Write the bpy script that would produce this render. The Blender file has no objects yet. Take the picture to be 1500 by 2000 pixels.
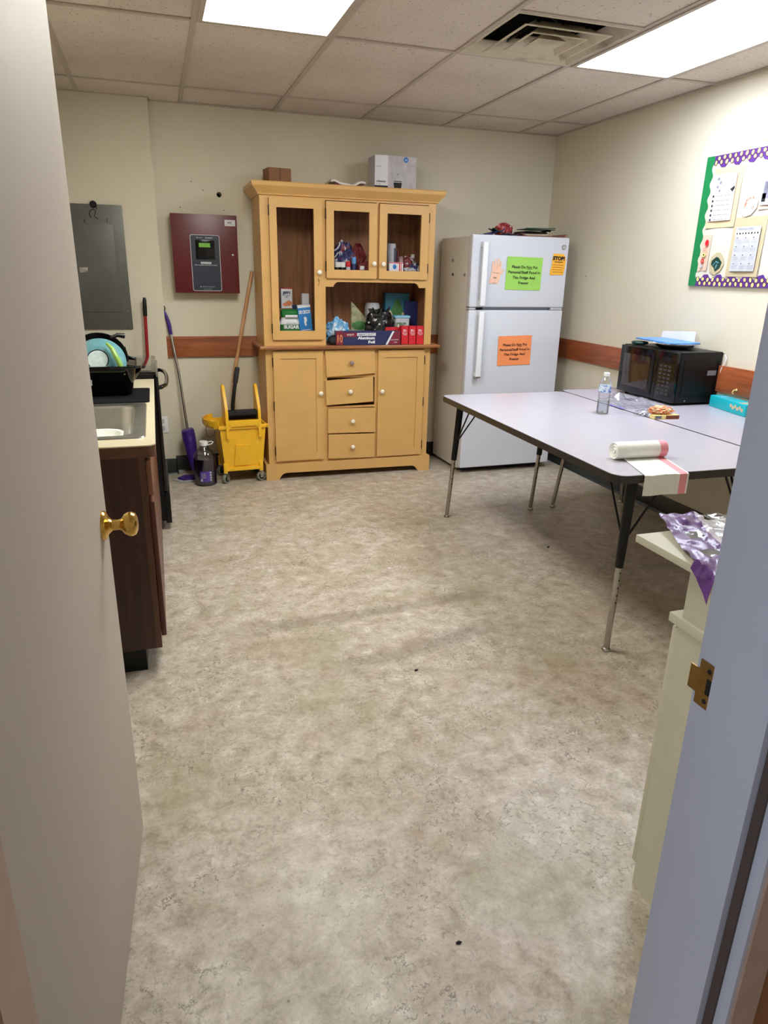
import bpy, bmesh, math, random
from mathutils import Vector, Matrix, noise
random.seed(7)
PI = math.pi
SC = bpy.context.scene
COL = SC.collection

# ------------------------------------------------------------------ materials
def new_mat(name):
    m = bpy.data.materials.new(name); m.use_nodes = True
    nt = m.node_tree; b = nt.nodes['Principled BSDF']
    return m, nt, b
def srgb(c):
    return tuple((x/12.92 if x <= .04045 else ((x+.055)/1.055)**2.4) for x in [v/255 for v in c])+(1,)
def nd(nt, t, **k):
    n = nt.nodes.new(t)
    for a, v in k.items():
        if a in n.inputs: n.inputs[a].default_value = v
        else: setattr(n, a, v)
    return n
def coords(nt, scale=(1, 1, 1), rot=(0, 0, 0)):
    tc = nd(nt, 'ShaderNodeTexCoord'); mp = nd(nt, 'ShaderNodeMapping')
    mp.inputs['Scale'].default_value = scale; mp.inputs['Rotation'].default_value = rot
    nt.links.new(tc.outputs['Object'], mp.inputs['Vector']); return mp.outputs['Vector']
def ramp(nt, fac, stops):
    r = nd(nt, 'ShaderNodeValToRGB'); e = r.color_ramp.elements
    e[0].position, e[0].color = stops[0][0], stops[0][1]
    e[1].position, e[1].color = stops[-1][0], stops[-1][1]
    for p, c in stops[1:-1]:
        x = e.new(p); x.color = c
    nt.links.new(fac, r.inputs['Fac']); return r.outputs['Color']
def mix(nt, a, b, fac, mode='MIX'):
    n = nd(nt, 'ShaderNodeMix', data_type='RGBA', blend_type=mode)
    for s, v in ((6, a), (7, b), (0, fac)):
        if hasattr(v, 'type') and hasattr(v, 'links'): nt.links.new(v, n.inputs[s])
        else: n.inputs[s].default_value = v
    return n.outputs[2]
def bump(nt, b, h, strength=.3, dist=.002):
    n = nd(nt, 'ShaderNodeBump'); n.inputs['Strength'].default_value = strength
    n.inputs['Distance'].default_value = dist
    nt.links.new(h, n.inputs['Height']); nt.links.new(n.outputs['Normal'], b.inputs['Normal'])
def plain(name, c, rough=.5, metal=0, var=.06, scale=18, bmp=0, coat=0, spec=.5, emit=None):
    """a colour with slight procedural variation"""
    m, nt, b = new_mat(name); c = srgb(c)
    v = coords(nt); n = nd(nt, 'ShaderNodeTexNoise'); n.inputs['Scale'].default_value = scale
    n.inputs['Detail'].default_value = 4; nt.links.new(v, n.inputs['Vector'])
    lo = tuple(x*(1-var) for x in c[:3])+(1,); hi = tuple(min(1, x*(1+var)) for x in c[:3])+(1,)
    nt.links.new(ramp(nt, n.outputs['Fac'], [(.3, lo), (.7, hi)]), b.inputs['Base Color'])
    b.inputs['Roughness'].default_value = rough; b.inputs['Metallic'].default_value = metal
    b.inputs['Coat Weight'].default_value = coat; b.inputs['Specular IOR Level'].default_value = spec
    if bmp: bump(nt, b, n.outputs['Fac'], bmp)
    if emit:
        b.inputs['Emission Color'].default_value = c; b.inputs['Emission Strength'].default_value = emit
    return m
def wood(name, c1, c2, axis='x', rough=.45, sc=9, stretch=12, coat=0.1):
    m, nt, b = new_mat(name)
    s = {'x': (1, stretch, stretch), 'y': (stretch, 1, stretch), 'z': (stretch, stretch, 1)}[axis]
    v = coords(nt, s); n = nd(nt, 'ShaderNodeTexNoise'); n.inputs['Scale'].default_value = sc/3
    n.inputs['Detail'].default_value = 8; n.inputs['Distortion'].default_value = .6; nt.links.new(v, n.inputs['Vector'])
    nt.links.new(ramp(nt, n.outputs['Fac'], [(.3, srgb(c1)), (.68, srgb(c2))]), b.inputs['Base Color'])
    b.inputs['Roughness'].default_value = rough; b.inputs['Coat Weight'].default_value = coat
    bump(nt, b, n.outputs['Fac'], .08); return m
def clear(name, tint=(1, 1, 1), gloss=.08, rough=.03, span=.55):
    """thin clear sheet: mostly see-through with a Fresnel-like gloss"""
    m = bpy.data.materials.new(name); m.use_nodes = True; nt = m.node_tree; nt.nodes.clear()
    o = nd(nt, 'ShaderNodeOutputMaterial'); t = nd(nt, 'ShaderNodeBsdfTransparent'); g = nd(nt, 'ShaderNodeBsdfGlossy')
    t.inputs['Color'].default_value = tint+(1,); g.inputs['Roughness'].default_value = rough
    lw = nd(nt, 'ShaderNodeLayerWeight'); lw.inputs['Blend'].default_value = .25
    mr = nd(nt, 'ShaderNodeMapRange'); mr.inputs['To Min'].default_value = gloss; mr.inputs['To Max'].default_value = min(1, gloss+span)
    nt.links.new(lw.outputs['Fresnel'], mr.inputs['Value'])
    mx = nd(nt, 'ShaderNodeMixShader'); nt.links.new(mr.outputs['Result'], mx.inputs[0])
    nt.links.new(t.outputs[0], mx.inputs[1]); nt.links.new(g.outputs[0], mx.inputs[2]); nt.links.new(mx.outputs[0], o.inputs[0])
    return m

def wall_mat():
    m, nt, b = new_mat('painted_plaster'); v = coords(nt)
    n = nd(nt, 'ShaderNodeTexNoise'); n.inputs['Scale'].default_value = 1.3; n.inputs['Detail'].default_value = 5; nt.links.new(v, n.inputs['Vector'])
    n2 = nd(nt, 'ShaderNodeTexNoise'); n2.inputs['Scale'].default_value = 140; nt.links.new(v, n2.inputs['Vector'])
    c = ramp(nt, n.outputs['Fac'], [(.25, srgb((212, 204, 184))), (.75, srgb((221, 213, 193)))])
    vo = nd(nt, 'ShaderNodeTexVoronoi'); vo.inputs['Scale'].default_value = 2.2; nt.links.new(v, vo.inputs['Vector'])
    dots = ramp(nt, vo.outputs['Distance'], [(.011, (.25, .22, .18, 1)), (.016, (1, 1, 1, 1))])
    nt.links.new(mix(nt, c, dots, 1.0, 'MULTIPLY'), b.inputs['Base Color'])
    b.inputs['Roughness'].default_value = .62; bump(nt, b, n2.outputs['Fac'], .12, .001); return m
def floor_mat():
    m, nt, b = new_mat('mottled_vinyl'); v = coords(nt)
    def N(s, d=8, r=.6, dist=0):
        n = nd(nt, 'ShaderNodeTexNoise'); n.inputs['Scale'].default_value = s; n.inputs['Detail'].default_value = d
        n.inputs['Roughness'].default_value = r; n.inputs['Distortion'].default_value = dist; nt.links.new(v, n.inputs['Vector']); return n
    a = N(15, 12, .74, .25); base = ramp(nt, a.outputs['Fac'], [(.30, srgb((137, 124, 106))), (.45, srgb((173, 161, 145))), (.57, srgb((193, 183, 170))), (.70, srgb((218, 210, 200)))])
    f = N(70, 8, .8); fine = ramp(nt, f.outputs['Fac'], [(.33, (.52, .49, .44, 1)), (.47, (1, 1, 1, 1)), (.72, (1.2, 1.2, 1.18, 1))])
    c = mix(nt, base, fine, .75, 'MULTIPLY')
    w = N(2.3, 5, .6); warm = ramp(nt, w.outputs['Fac'], [(.52, (0, 0, 0, 1)), (.72, (1, 1, 1, 1))])
    c = mix(nt, c, srgb((160, 132, 112)), mix(nt, (0, 0, 0, 1), warm, .45))
    w2 = N(3.1, 4, .6, .4); ol = ramp(nt, w2.outputs['Fac'], [(.34, (1, 1, 1, 1)), (.5, (0, 0, 0, 1))])
    c = mix(nt, c, srgb((150, 145, 112)), mix(nt, (0, 0, 0, 1), ol, .4))
    # two darker brown bands running across the sheet
    sx = nd(nt, 'ShaderNodeSeparateXYZ'); nt.links.new(v, sx.inputs[0])
    def dark_band(x0, y0, x1, y1, wd):
        L = math.hypot(x1-x0, y1-y0); nx, ny = -(y1-y0)/L, (x1-x0)/L
        m1 = nd(nt, 'ShaderNodeMath', operation='MULTIPLY'); nt.links.new(sx.outputs[0], m1.inputs[0]); m1.inputs[1].default_value = nx
        m2 = nd(nt, 'ShaderNodeMath', operation='MULTIPLY_ADD'); nt.links.new(sx.outputs[1], m2.inputs[0]); m2.inputs[1].default_value = ny; nt.links.new(m1.outputs[0], m2.inputs[2])
        m3 = nd(nt, 'ShaderNodeMath', operation='SUBTRACT'); nt.links.new(m2.outputs[0], m3.inputs[0]); m3.inputs[1].default_value = x0*nx+y0*ny
        wv = N(4, 3); m4 = nd(nt, 'ShaderNodeMath', operation='MULTIPLY_ADD'); nt.links.new(wv.outputs['Fac'], m4.inputs[0]); m4.inputs[1].default_value = .12; nt.links.new(m3.outputs[0], m4.inputs[2])
        m4b = nd(nt, 'ShaderNodeMath', operation='SUBTRACT'); nt.links.new(m4.outputs[0], m4b.inputs[0]); m4b.inputs[1].default_value = .06
        m5 = nd(nt, 'ShaderNodeMath', operation='ABSOLUTE'); nt.links.new(m4b.outputs[0], m5.inputs[0])
        m6 = nd(nt, 'ShaderNodeMapRange'); m6.interpolation_type = 'SMOOTHSTEP'; nt.links.new(m5.outputs[0], m6.inputs['Value'])
        m6.inputs['From Min'].default_value = wd*.2; m6.inputs['From Max'].default_value = wd; m6.inputs['To Min'].default_value = .38; m6.inputs['To Max'].default_value = 0
        # limit along x
        m7 = nd(nt, 'ShaderNodeMapRange'); m7.interpolation_type = 'SMOOTHSTEP'; nt.links.new(sx.outputs[0], m7.inputs['Value']); m7.inputs['From Min'].default_value = x0-.15; m7.inputs['From Max'].default_value = x0+.25
        m8 = nd(nt, 'ShaderNodeMapRange'); m8.interpolation_type = 'SMOOTHSTEP'; nt.links.new(sx.outputs[0], m8.inputs['Value']); m8.inputs['From Min'].default_value = x1-.2; m8.inputs['From Max'].default_value = x1+.1; m8.inputs['To Min'].default_value = 1; m8.inputs['To Max'].default_value = 0
        a1 = nd(nt, 'ShaderNodeMath', operation='MULTIPLY'); nt.links.new(m6.outputs[0], a1.inputs[0]); nt.links.new(m7.outputs[0], a1.inputs[1])
        a2 = nd(nt, 'ShaderNodeMath', operation='MULTIPLY'); nt.links.new(a1.outputs[0], a2.inputs[0]); nt.links.new(m8.outputs[0], a2.inputs[1])
        return a2.outputs[0]
    c = mix(nt, c, srgb((112, 100, 92)), dark_band(.2, 2.62, 1.45, 2.72, .07))
    c = mix(nt, c, srgb((112, 100, 92)), dark_band(.5, 2.22, 1.35, 2.42, .08))
    vo = nd(nt, 'ShaderNodeTexVoronoi', feature='DISTANCE_TO_EDGE'); vo.inputs['Scale'].default_value = 26
    wv = N(14, 6, .7); vv = mix(nt, v, wv.outputs['Color'], .12); nt.links.new(vv, vo.inputs['Vector'])
    cr = ramp(nt, vo.outputs['Distance'], [(.02, (.36, .32, .27, 1)), (.05, (1, 1, 1, 1))])
    cm = N(3.4, 3, .6); cmask = ramp(nt, cm.outputs['Fac'], [(.42, (0, 0, 0, 1)), (.60, (1, 1, 1, 1))])
    br = N(30, 4, .7); brk = ramp(nt, br.outputs['Fac'], [(.47, (0, 0, 0, 1)), (.55, (1, 1, 1, 1))])
    c = mix(nt, c, mix(nt, c, cr, 1.0, 'MULTIPLY'), mix(nt, cmask, brk, 1.0, 'MULTIPLY'))
    sp = nd(nt, 'ShaderNodeTexVoronoi'); sp.inputs['Scale'].default_value = 9; nt.links.new(v, sp.inputs['Vector'])
    c = mix(nt, c, ramp(nt, sp.outputs['Distance'], [(.02, (.3, .26, .22, 1)), (.035, (1, 1, 1, 1))]), .8, 'MULTIPLY')
    nt.links.new(c, b.inputs['Base Color'])
    rg = N(5, 4); nt.links.new(ramp(nt, rg.outputs['Fac'], [(.35, (.30, .30, .30, 1)), (.65, (.5, .5, .5, 1))]), b.inputs['Roughness'])
    bump(nt, b, f.outputs['Fac'], .25, .0015); return m
def tile_mat():
    m, nt, b = new_mat('acoustic_tile'); v = coords(nt)
    n = nd(nt, 'ShaderNodeTexNoise'); n.inputs['Scale'].default_value = 90; n.inputs['Detail'].default_value = 3; nt.links.new(v, n.inputs['Vector'])
    n2 = nd(nt, 'ShaderNodeTexNoise'); n2.inputs['Scale'].default_value = 1.7; nt.links.new(v, n2.inputs['Vector'])
    base = ramp(nt, n2.outputs['Fac'], [(.3, srgb((205, 193, 181))), (.7, srgb((222, 211, 200)))])
    fis = ramp(nt, n.outputs['Fac'], [(.31, (.45, .4, .36, 1)), (.36, (1, 1, 1, 1))])
    vo = nd(nt, 'ShaderNodeTexVoronoi'); vo.inputs['Scale'].default_value = 75; nt.links.new(v, vo.inputs['Vector'])
    fis2 = ramp(nt, vo.outputs['Distance'], [(.1, (.72, .68, .64, 1)), (.2, (1, 1, 1, 1))])
    nt.links.new(mix(nt, mix(nt, base, fis, 1, 'MULTIPLY'), fis2, .7, 'MULTIPLY'), b.inputs['Base Color'])
    b.inputs['Roughness'].default_value = .9; bump(nt, b, n.outputs['Fac'], .2, .001); return m
def emis(name, c, s, ribs=False):
    m, nt, b = new_mat(name); b.inputs['Base Color'].default_value = (.8, .8, .8, 1)
    if ribs:
        v = coords(nt); w = nd(nt, 'ShaderNodeTexWave'); w.inputs['Scale'].default_value = 60; nt.links.new(v, w.inputs['Vector'])
        c0 = srgb(c); nt.links.new(ramp(nt, w.outputs['Fac'], [(0, tuple(x*.75 for x in c0[:3])+(1,)), (1, c0)]), b.inputs['Emission Color'])
    else: b.inputs['Emission Color'].default_value = srgb(c)
    b.inputs['Emission Strength'].default_value = s; return m

M = {}
M['wall'] = wall_mat(); M['floor'] = floor_mat(); M['tile'] = tile_mat()
M['grid'] = plain('ceiling_grid_paint', (186, 174, 162), .5, var=.05)
M['cove'] = plain('dark_green_vinyl', (34, 40, 40), .35)
M['rail'] = wood('orange_oak', (126, 66, 34), (172, 102, 62), 'x', .4)
M['railR'] = wood('orange_oak_y', (126, 60, 30), (170, 92, 52), 'y', .4)
M['door'] = plain('door_paint', (184, 175, 166), .6, var=.03, scale=3, bmp=.02)
M['jamb'] = plain('jamb_paint', (166, 172, 190), .4, var=.03, scale=6)
M['hallwall'] = plain('hall_wall_paint', (128, 84, 48), .6)
M['casing'] = plain('casing_paint_jamb_shade', (158, 134, 120), .5)  # brown of the hall casing; on the hinge jamb it carries painted shade
M['brass'] = plain('polished_brass', (214, 176, 92), .16, 1, var=.04)
M['dullbrass'] = plain('worn_brass', (150, 118, 66), .38, 1, var=.2, scale=40)
M['black'] = plain('black_plastic', (12, 12, 14), .42, spec=.3)
M['blackgloss'] = plain('black_gloss', (8, 8, 9), .1, coat=.15, spec=.4)
M['blacksoft'] = plain('black_matte', (20, 20, 24), .7)
M['hutch'] = plain('mustard_paint', (212, 167, 102), .42, var=.05, scale=7, bmp=.04)
M['ledge'] = wood('hutch_ledge', (128, 76, 40), (176, 116, 66), 'x', .35, coat=.3)
M['inside'] = wood('hutch_inside', (122, 74, 42), (160, 106, 66), 'z', .6)
M['knob'] = plain('white_ceramic', (240, 232, 215), .15, coat=.5, var=.02)
M['hinge'] = plain('dark_hinge', (60, 40, 26), .4, .6)
M['pane'] = clear('pane_glass', (.97, .97, .97), .0, .03, .2)
M['fridge'] = plain('fridge_white', (212, 215, 225), .22, var=.015, scale=2, coat=.2)
M['fridgeside'] = plain('fridge_side', (208, 203, 196), .5, var=.03, bmp=.06, scale=120)
M['gasket'] = plain('grey_gasket', (90, 94, 104), .5)
M['steel'] = plain('brushed_steel', (176, 172, 166), .3, 1, var=.1, scale=30)
M['chrome'] = plain('chrome', (205, 205, 205), .14, 1, var=.03)
M['sinksteel'] = plain('sink_steel', (188, 186, 182), .36, 1, var=.1, scale=12)
M['lam'] = plain('grey_laminate', (180, 177, 188), .26, var=.03, scale=60, spec=.5)
M['lamedge'] = plain('brown_edge', (44, 38, 34), .4)
M['under'] = plain('table_underside', (70, 62, 56), .8)
M['cream'] = plain('cream_laminate', (204, 194, 166), .35, var=.02)
M['cab'] = wood('dark_cabinet', (44, 20, 14), (66, 32, 22), 'z', .45)
M['cab2'] = wood('dark_stile', (70, 42, 26), (98, 62, 42), 'z', .4)
M['worn'] = wood('worn_edge', (96, 58, 38), (150, 106, 84), 'z', .6)
M['red'] = plain('alarm_maroon', (92, 18, 26), .35, var=.05)
M['panelgrey'] = plain('grey_steel_panel', (96, 96, 92), .4, .25, var=.12, scale=6)
M['navy'] = plain('navy_face', (32, 40, 56), .4)
M['lcd'] = plain('green_lcd', (96, 150, 44), .4, emit=.25)
M['white'] = plain('white_plastic', (235, 235, 232), .35, var=.02)
M['paper'] = plain('white_paper', (228, 228, 234), .8, var=.02)
M['tan'] = plain('tan_card', (212, 186, 148), .8, var=.04)
M['tan2'] = plain('grey_tan_card', (186, 172, 138), .8, var=.04)
M['boardpaper'] = plain('board_cream', (206, 202, 186), .85, var=.02)
M['green'] = plain('green_border', (10, 124, 66), .55, var=.05)
M['purple'] = plain('purple_border', (84, 44, 130), .55, var=.15, scale=40)
M['maroonb'] = plain('border_outline', (78, 26, 30), .6)
M['yell'] = plain('border_yellow', (236, 214, 140), .6)
M['ink'] = plain('ink', (24, 24, 28), .7)
M['greyink'] = plain('grey_ink', (120, 124, 134), .8)
M['sgreen'] = plain('sign_green', (158, 214, 96), .7, var=.03)
M['sorange'] = plain('sign_orange', (250, 150, 92), .7, var=.03)
M['syellow'] = plain('sign_amber', (252, 184, 58), .7, var=.05)
M['skin'] = plain('hand_paper', (240, 196, 170), .8, var=.1, scale=60)
M['bucket'] = plain('yellow_plastic', (244, 188, 40), .38, var=.04)
M['wheel'] = plain('grey_rubber', (120, 122, 112), .6)
M['handlewood'] = wood('mop_wood', (176, 122, 80), (206, 156, 112), 'z', .5)
M['pp'] = plain('purple_plastic', (66, 34, 128), .32, var=.06)
M['pliq'] = plain('purple_liquid', (34, 12, 42), .08, coat=.6)
M['plabel'] = plain('purple_label', (88, 62, 150), .5, var=.2, scale=60)
M['bottle'] = clear('clear_plastic', (.93, .94, .95), .07, .05)
M['bagclear'] = clear('clear_bag', (.93, .93, .95), .10, .15, .5)
M['redpaint'] = plain('red_handle', (150, 22, 28), .35)
M['teal'] = plain('teal_enamel', (92, 142, 152), .3, var=.12, scale=60)
M['lime'] = plain('lime_plastic', (132, 172, 76), .4)
M['cardb'] = plain('brown_cardboard', (140, 98, 68), .8, var=.04)
M['cloth'] = plain('white_cloth', (222, 214, 214), .9, var=.05)
M['dred'] = plain('dark_red', (112, 22, 30), .5, var=.2)
M['bred'] = plain('bright_red', (206, 30, 42), .45, var=.05)
M['foilblue'] = plain('foil_navy', (36, 42, 88), .4, var=.08)
M['foilred'] = plain('foil_maroon', (122, 32, 50), .4)
M['blue'] = plain('box_blue', (28, 122, 196), .5, var=.05)
M['ltblue'] = plain('light_blue', (130, 186, 214), .4, var=.1)
M['dblue'] = plain('dark_blue', (34, 38, 96), .45, var=.1)
M['sky'] = plain('tray_blue', (92, 148, 212), .4, var=.08)
M['sgrn'] = plain('sugar_green', (30, 120, 52), .5, var=.08)
M['grn2'] = plain('leaf_green', (60, 110, 54), .6, var=.3, scale=40)
M['dgreen'] = plain('deep_green', (18, 60, 48), .5, var=.2)
M['grey'] = plain('mid_grey', (120, 120, 124), .5)
M['ltgrey'] = plain('light_grey', (186, 186, 192), .5, var=.08, scale=30)
M['cabwhite'] = plain('cream_cabinet', (206, 202, 180), .5, var=.03)
M['orange'] = plain('snack_orange', (224, 140, 92), .5, var=.35, scale=70)
M['brown'] = plain('snack_brown', (120, 56, 30), .5)
M['tealbox'] = plain('teal_box', (24, 178, 190), .45, var=.05)
M['pink'] = plain('pink_stripe', (232, 150, 158), .55, var=.05)
M['bagwhite'] = plain('white_film', (232, 232, 226), .45, var=.04, scale=60, bmp=.2)
M['brownstain'] = plain('duct_dark', (40, 36, 32), .8, var=.3)
M['diffA'] = emis('diffuser_warm', (250, 250, 240), 26)
M['diffB'] = emis('diffuser_cool', (234, 242, 255), 26, True)
def dirty(name, c, dirt, sc, lo=.42, hi=.6, rough=.5):
    m, nt, b = new_mat(name); v = coords(nt); n = nd(nt, 'ShaderNodeTexNoise'); n.inputs['Scale'].default_value = sc; n.inputs['Detail'].default_value = 6
    nt.links.new(v, n.inputs['Vector'])
    nt.links.new(ramp(nt, n.outputs['Fac'], [(lo, srgb(c)), (hi, srgb(dirt))]), b.inputs['Base Color']); b.inputs['Roughness'].default_value = rough; return m
M['vent'] = dirty('dusty_vent', (206, 196, 172), (138, 122, 104), 5, .5, .75)
M['ventin'] = dirty('sooty_vent', (92, 84, 76), (44, 38, 34), 8)
M['glassstove'] = plain('cooktop_glass', (40, 36, 32), .06, coat=.8)
M['tanart'] = dirty('pale_art', (222, 214, 206), (200, 120, 100), 26, .5, .6)

# ------------------------------------------------------------------ mesh builder
class MB:
    def __init__(s): s.bm = bmesh.new(); s.T = Matrix.Identity(4)
    def _new(s, vs): 
        if s.T != Matrix.Identity(4): bmesh.ops.transform(s.bm, matrix=s.T, verts=vs)
    def box(s, x0, x1, y0, y1, z0, z1, m=0, bev=0, seg=2):
        vs = [s.bm.verts.new(p) for p in ((x0,y0,z0),(x1,y0,z0),(x1,y1,z0),(x0,y1,z0),(x0,y0,z1),(x1,y0,z1),(x1,y1,z1),(x0,y1,z1))]
        fs = [s.bm.faces.new([vs[i] for i in q]) for q in ((3,2,1,0),(4,5,6,7),(0,1,5,4),(1,2,6,5),(2,3,7,6),(3,0,4,7))]
        for f in fs: f.material_index = m
        s._new(vs)
        if bev:
            es = list({e for f in fs for e in f.edges})
            r = bmesh.ops.bevel(s.bm, geom=es, offset=bev, segments=seg, affect='EDGES', profile=.6, clamp_overlap=True)
            for f in r['faces']: f.material_index = m
        return s
    def hexa(s, b4, t4, m=0):
        vs = [s.bm.verts.new(p) for p in list(b4)+list(t4)]
        for q in ((3,2,1,0),(4,5,6,7),(0,1,5,4),(1,2,6,5),(2,3,7,6),(3,0,4,7)):
            s.bm.faces.new([vs[i] for i in q]).material_index = m
        s._new(vs); return s
    def prism(s, poly, axis, a, b, m=0, bev=0):
        """poly: 2D points in the plane normal to axis. axis x:(y,z) y:(x,z) z:(x,y)"""
        def P(p, t): return {'x': (t, p[0], p[1]), 'y': (p[0], t, p[1]), 'z': (p[0], p[1], t)}[axis]
        A = [s.bm.verts.new(P(p, a)) for p in poly]; B = [s.bm.verts.new(P(p, b)) for p in poly]; n = len(poly)
        fs = [s.bm.faces.new(A[::-1]), s.bm.faces.new(B)]
        for i in range(n): fs.append(s.bm.faces.new((A[i], A[(i+1) % n], B[(i+1) % n], B[i])))
        for f in fs: f.material_index = m
        bmesh.ops.recalc_face_normals(s.bm, faces=fs)
        s._new(A+B)
        if bev:
            es = list({e for f in fs[:2] for e in f.edges})
            bmesh.ops.bevel(s.bm, geom=es, offset=bev, segments=2, affect='EDGES', clamp_overlap=True)
        return s
    def tube(s, pts, r, m=0, seg=10, cap=True):
        pts = [Vector(p) for p in pts]; n = len(pts); rr = r if isinstance(r, (list, tuple)) else [r]*n
        rings = []; up = None
        for i, p in enumerate(pts):
            d = (pts[min(i+1, n-1)]-pts[max(i-1, 0)]).normalized()
            if up is None: up = d.orthogonal().normalized()
            else: up = (up-d*up.dot(d)).normalized()
            w = d.cross(up)
            rings.append([s.bm.verts.new(p+(up*math.cos(2*PI*k/seg)+w*math.sin(2*PI*k/seg))*rr[i]) for k in range(seg)])
        fs = []
        for a, b in zip(rings, rings[1:]):
            for k in range(seg): fs.append(s.bm.faces.new((a[k], a[(k+1) % seg], b[(k+1) % seg], b[k])))
        if cap: fs += [s.bm.faces.new(rings[0][::-1]), s.bm.faces.new(rings[-1])]
        for f in fs: f.material_index = m
        s._new([v for q in rings for v in q]); return s
    def lathe(s, prof, c=(0, 0, 0), axis='z', m=0, seg=28, mats=None, sx=1, sy=1):
        c = Vector(c); rings = []
        for r, h in prof:
            ring = []
            for k in range(seg):
                a = 2*PI*k/seg; u, w = r*math.cos(a)*sx, r*math.sin(a)*sy
                ring.append(s.bm.verts.new(c+Vector({'z': (u, w, h), 'y': (u, -h, w), 'x': (h, u, w), '-x': (-h, w, u)}[axis])))
            rings.append(ring)
        for i, (a, b) in enumerate(zip(rings, rings[1:])):
            for k in range(seg):
                f = s.bm.faces.new((a[k], a[(k+1) % seg], b[(k+1) % seg], b[k])); f.material_index = mats[i] if mats else m
        if prof[0][0] > 1e-5: s.bm.faces.new(rings[0][::-1]).material_index = mats[0] if mats else m
        if prof[-1][0] > 1e-5: s.bm.faces.new(rings[-1]).material_index = mats[-1] if mats else m
        s._new([v for q in rings for v in q]); return s
    def sheet(s, fn, nu, nv, m=0, thick=0):
        """fn(u,v)->(x,y,z); optional fm(u,v) material"""
        fm = m if callable(m) else (lambda u, v: m)
        g = [[s.bm.verts.new(fn(i/nu, j/nv)) for j in range(nv+1)] for i in range(nu+1)]; fs = []
        for i in range(nu):
            for j in range(nv):
                f = s.bm.faces.new((g[i][j], g[i+1][j], g[i+1][j+1], g[i][j+1])); f.material_index = fm((i+.5)/nu, (j+.5)/nv); fs.append(f)
        vs = [v for q in g for v in q]; s._new(vs)
        if thick:
            bmesh.ops.recalc_face_normals(s.bm, faces=fs); bmesh.ops.solidify(s.bm, geom=fs, thickness=thick)
        return s
    def blob(s, c, r, amp=.2, fr=6, m=0, sub=3, seed=0, flat=None, bands=None):
        q = bmesh.ops.create_icosphere(s.bm, subdivisions=sub, radius=1)['verts']; off = Vector((seed*3.1, seed*1.7, seed*.9))
        for v in q:
            d = v.co.normalized(); n = noise.fractal(d*fr*.4+off, .8, 2.2, 4); rid = 1-abs(noise.noise(d*fr*.8+off*2))*2
            k = 1+amp*(n*.8+rid*.5)
            v.co = Vector((d.x*r[0]*k, d.y*r[1]*k, d.z*r[2]*k))
            if flat is not None and v.co.z < flat: v.co.z = flat
            v.co += Vector(c)
        for f in {f for v in q for f in v.link_faces}: f.material_index = m if not bands else bands(f.calc_center_median())
        s._new(q); return s
    def disc(s, c, rx, rz, m=0, t=.002, seg=16, ang=0, normal='y'):
        """thin upright disc facing -Y: centre c, thickness t"""
        poly = []
        for k in range(seg):
            a = 2*PI*k/seg; x, z = rx*math.cos(a), rz*math.sin(a)
            poly.append((c[0]+x*math.cos(ang)-z*math.sin(ang), c[2]+x*math.sin(ang)+z*math.cos(ang)))
        if normal == 'y': s.prism(poly, 'y', c[1], c[1]+t, m)
        else: s.prism([(p[0], p[1]-c[2]+c[1]) for p in poly], 'z', c[2], c[2]+t, m)
        return s
    def text(s, st, at, h, m=0, w=None, align='CENTER', bold=.02, mat=None, ext=.0004):
        """upright text facing -Y; at = (x, y, z) of the baseline anchor; h = cap height"""
        cu = bpy.data.curves.new('t', 'FONT'); cu.body = st; cu.align_x = align; cu.size = 1; cu.offset = bold; cu.resolution_u = 3
        o = bpy.data.objects.new('t', cu); COL.objects.link(o); bpy.context.view_layer.update()
        me = bpy.data.meshes.new_from_object(o.evaluated_get(bpy.context.evaluated_depsgraph_get()))
        bpy.data.objects.remove(o); bpy.data.curves.remove(cu)
        xs = [v.co.x for v in me.vertices]
        k = h/.70; kx = k if not w else w/max(1e-6, max(xs)-min(xs))
        R = mat or Matrix.Rotation(PI/2, 4, 'X')
        n0 = len(s.bm.verts); s.bm.verts.ensure_lookup_table(); nf0 = len(s.bm.faces)
        s.bm.from_mesh(me); bpy.data.meshes.remove(me)
        s.bm.verts.ensure_lookup_table(); s.bm.faces.ensure_lookup_table()
        vs = s.bm.verts[n0:]
        for v in vs: v.co = Vector(at)+R @ Vector((v.co.x*kx, v.co.y*k, ext))
        for f in s.bm.faces[nf0:]: f.material_index = m
        s._new(vs); return s
    def build(s, name, mats, parent=None, smooth=True, ang=35):
        me = bpy.data.meshes.new(name); s.bm.normal_update(); s.bm.to_mesh(me); s.bm.free()
        for m in (mats if isinstance(mats, (list, tuple)) else [mats]): me.materials.append(M[m] if isinstance(m, str) else m)
        if smooth:
            me.polygons.foreach_set('use_smooth', [True]*len(me.polygons)); me.set_sharp_from_angle(angle=math.radians(ang))
        o = bpy.data.objects.new(name, me); COL.objects.link(o)
        if parent: o.parent = parent
        return o
def T(name, label, cat, loc=(0, 0, 0), rz=0, group=None, rot=None):
    o = bpy.data.objects.new(name, None); COL.objects.link(o); o.empty_display_size = .05
    o.location = loc; o.rotation_euler = rot or (0, 0, rz); o['label'] = label; o['category'] = cat
    if group: o['group'] = group
    return o
def solo(name, label, cat, mb, mats, loc=(0, 0, 0), rz=0, group=None, rot=None, **k):
    o = mb.build(name, mats, **k); o.location = loc; o.rotation_euler = rot or (0, 0, rz)
    o['label'] = label; o['category'] = cat
    if group: o['group'] = group
    return o
def struct(name, mb, mats, parent=None, **k):
    o = mb.build(name, mats, parent, **k)
    if not parent: o['kind'] = 'structure'
    return o
def copy_tree(o, parent=None):
    c = o.copy(); COL.objects.link(c)
    if parent: c.parent = parent
    for ch in list(o.children): copy_tree(ch, c)
    return c
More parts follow.
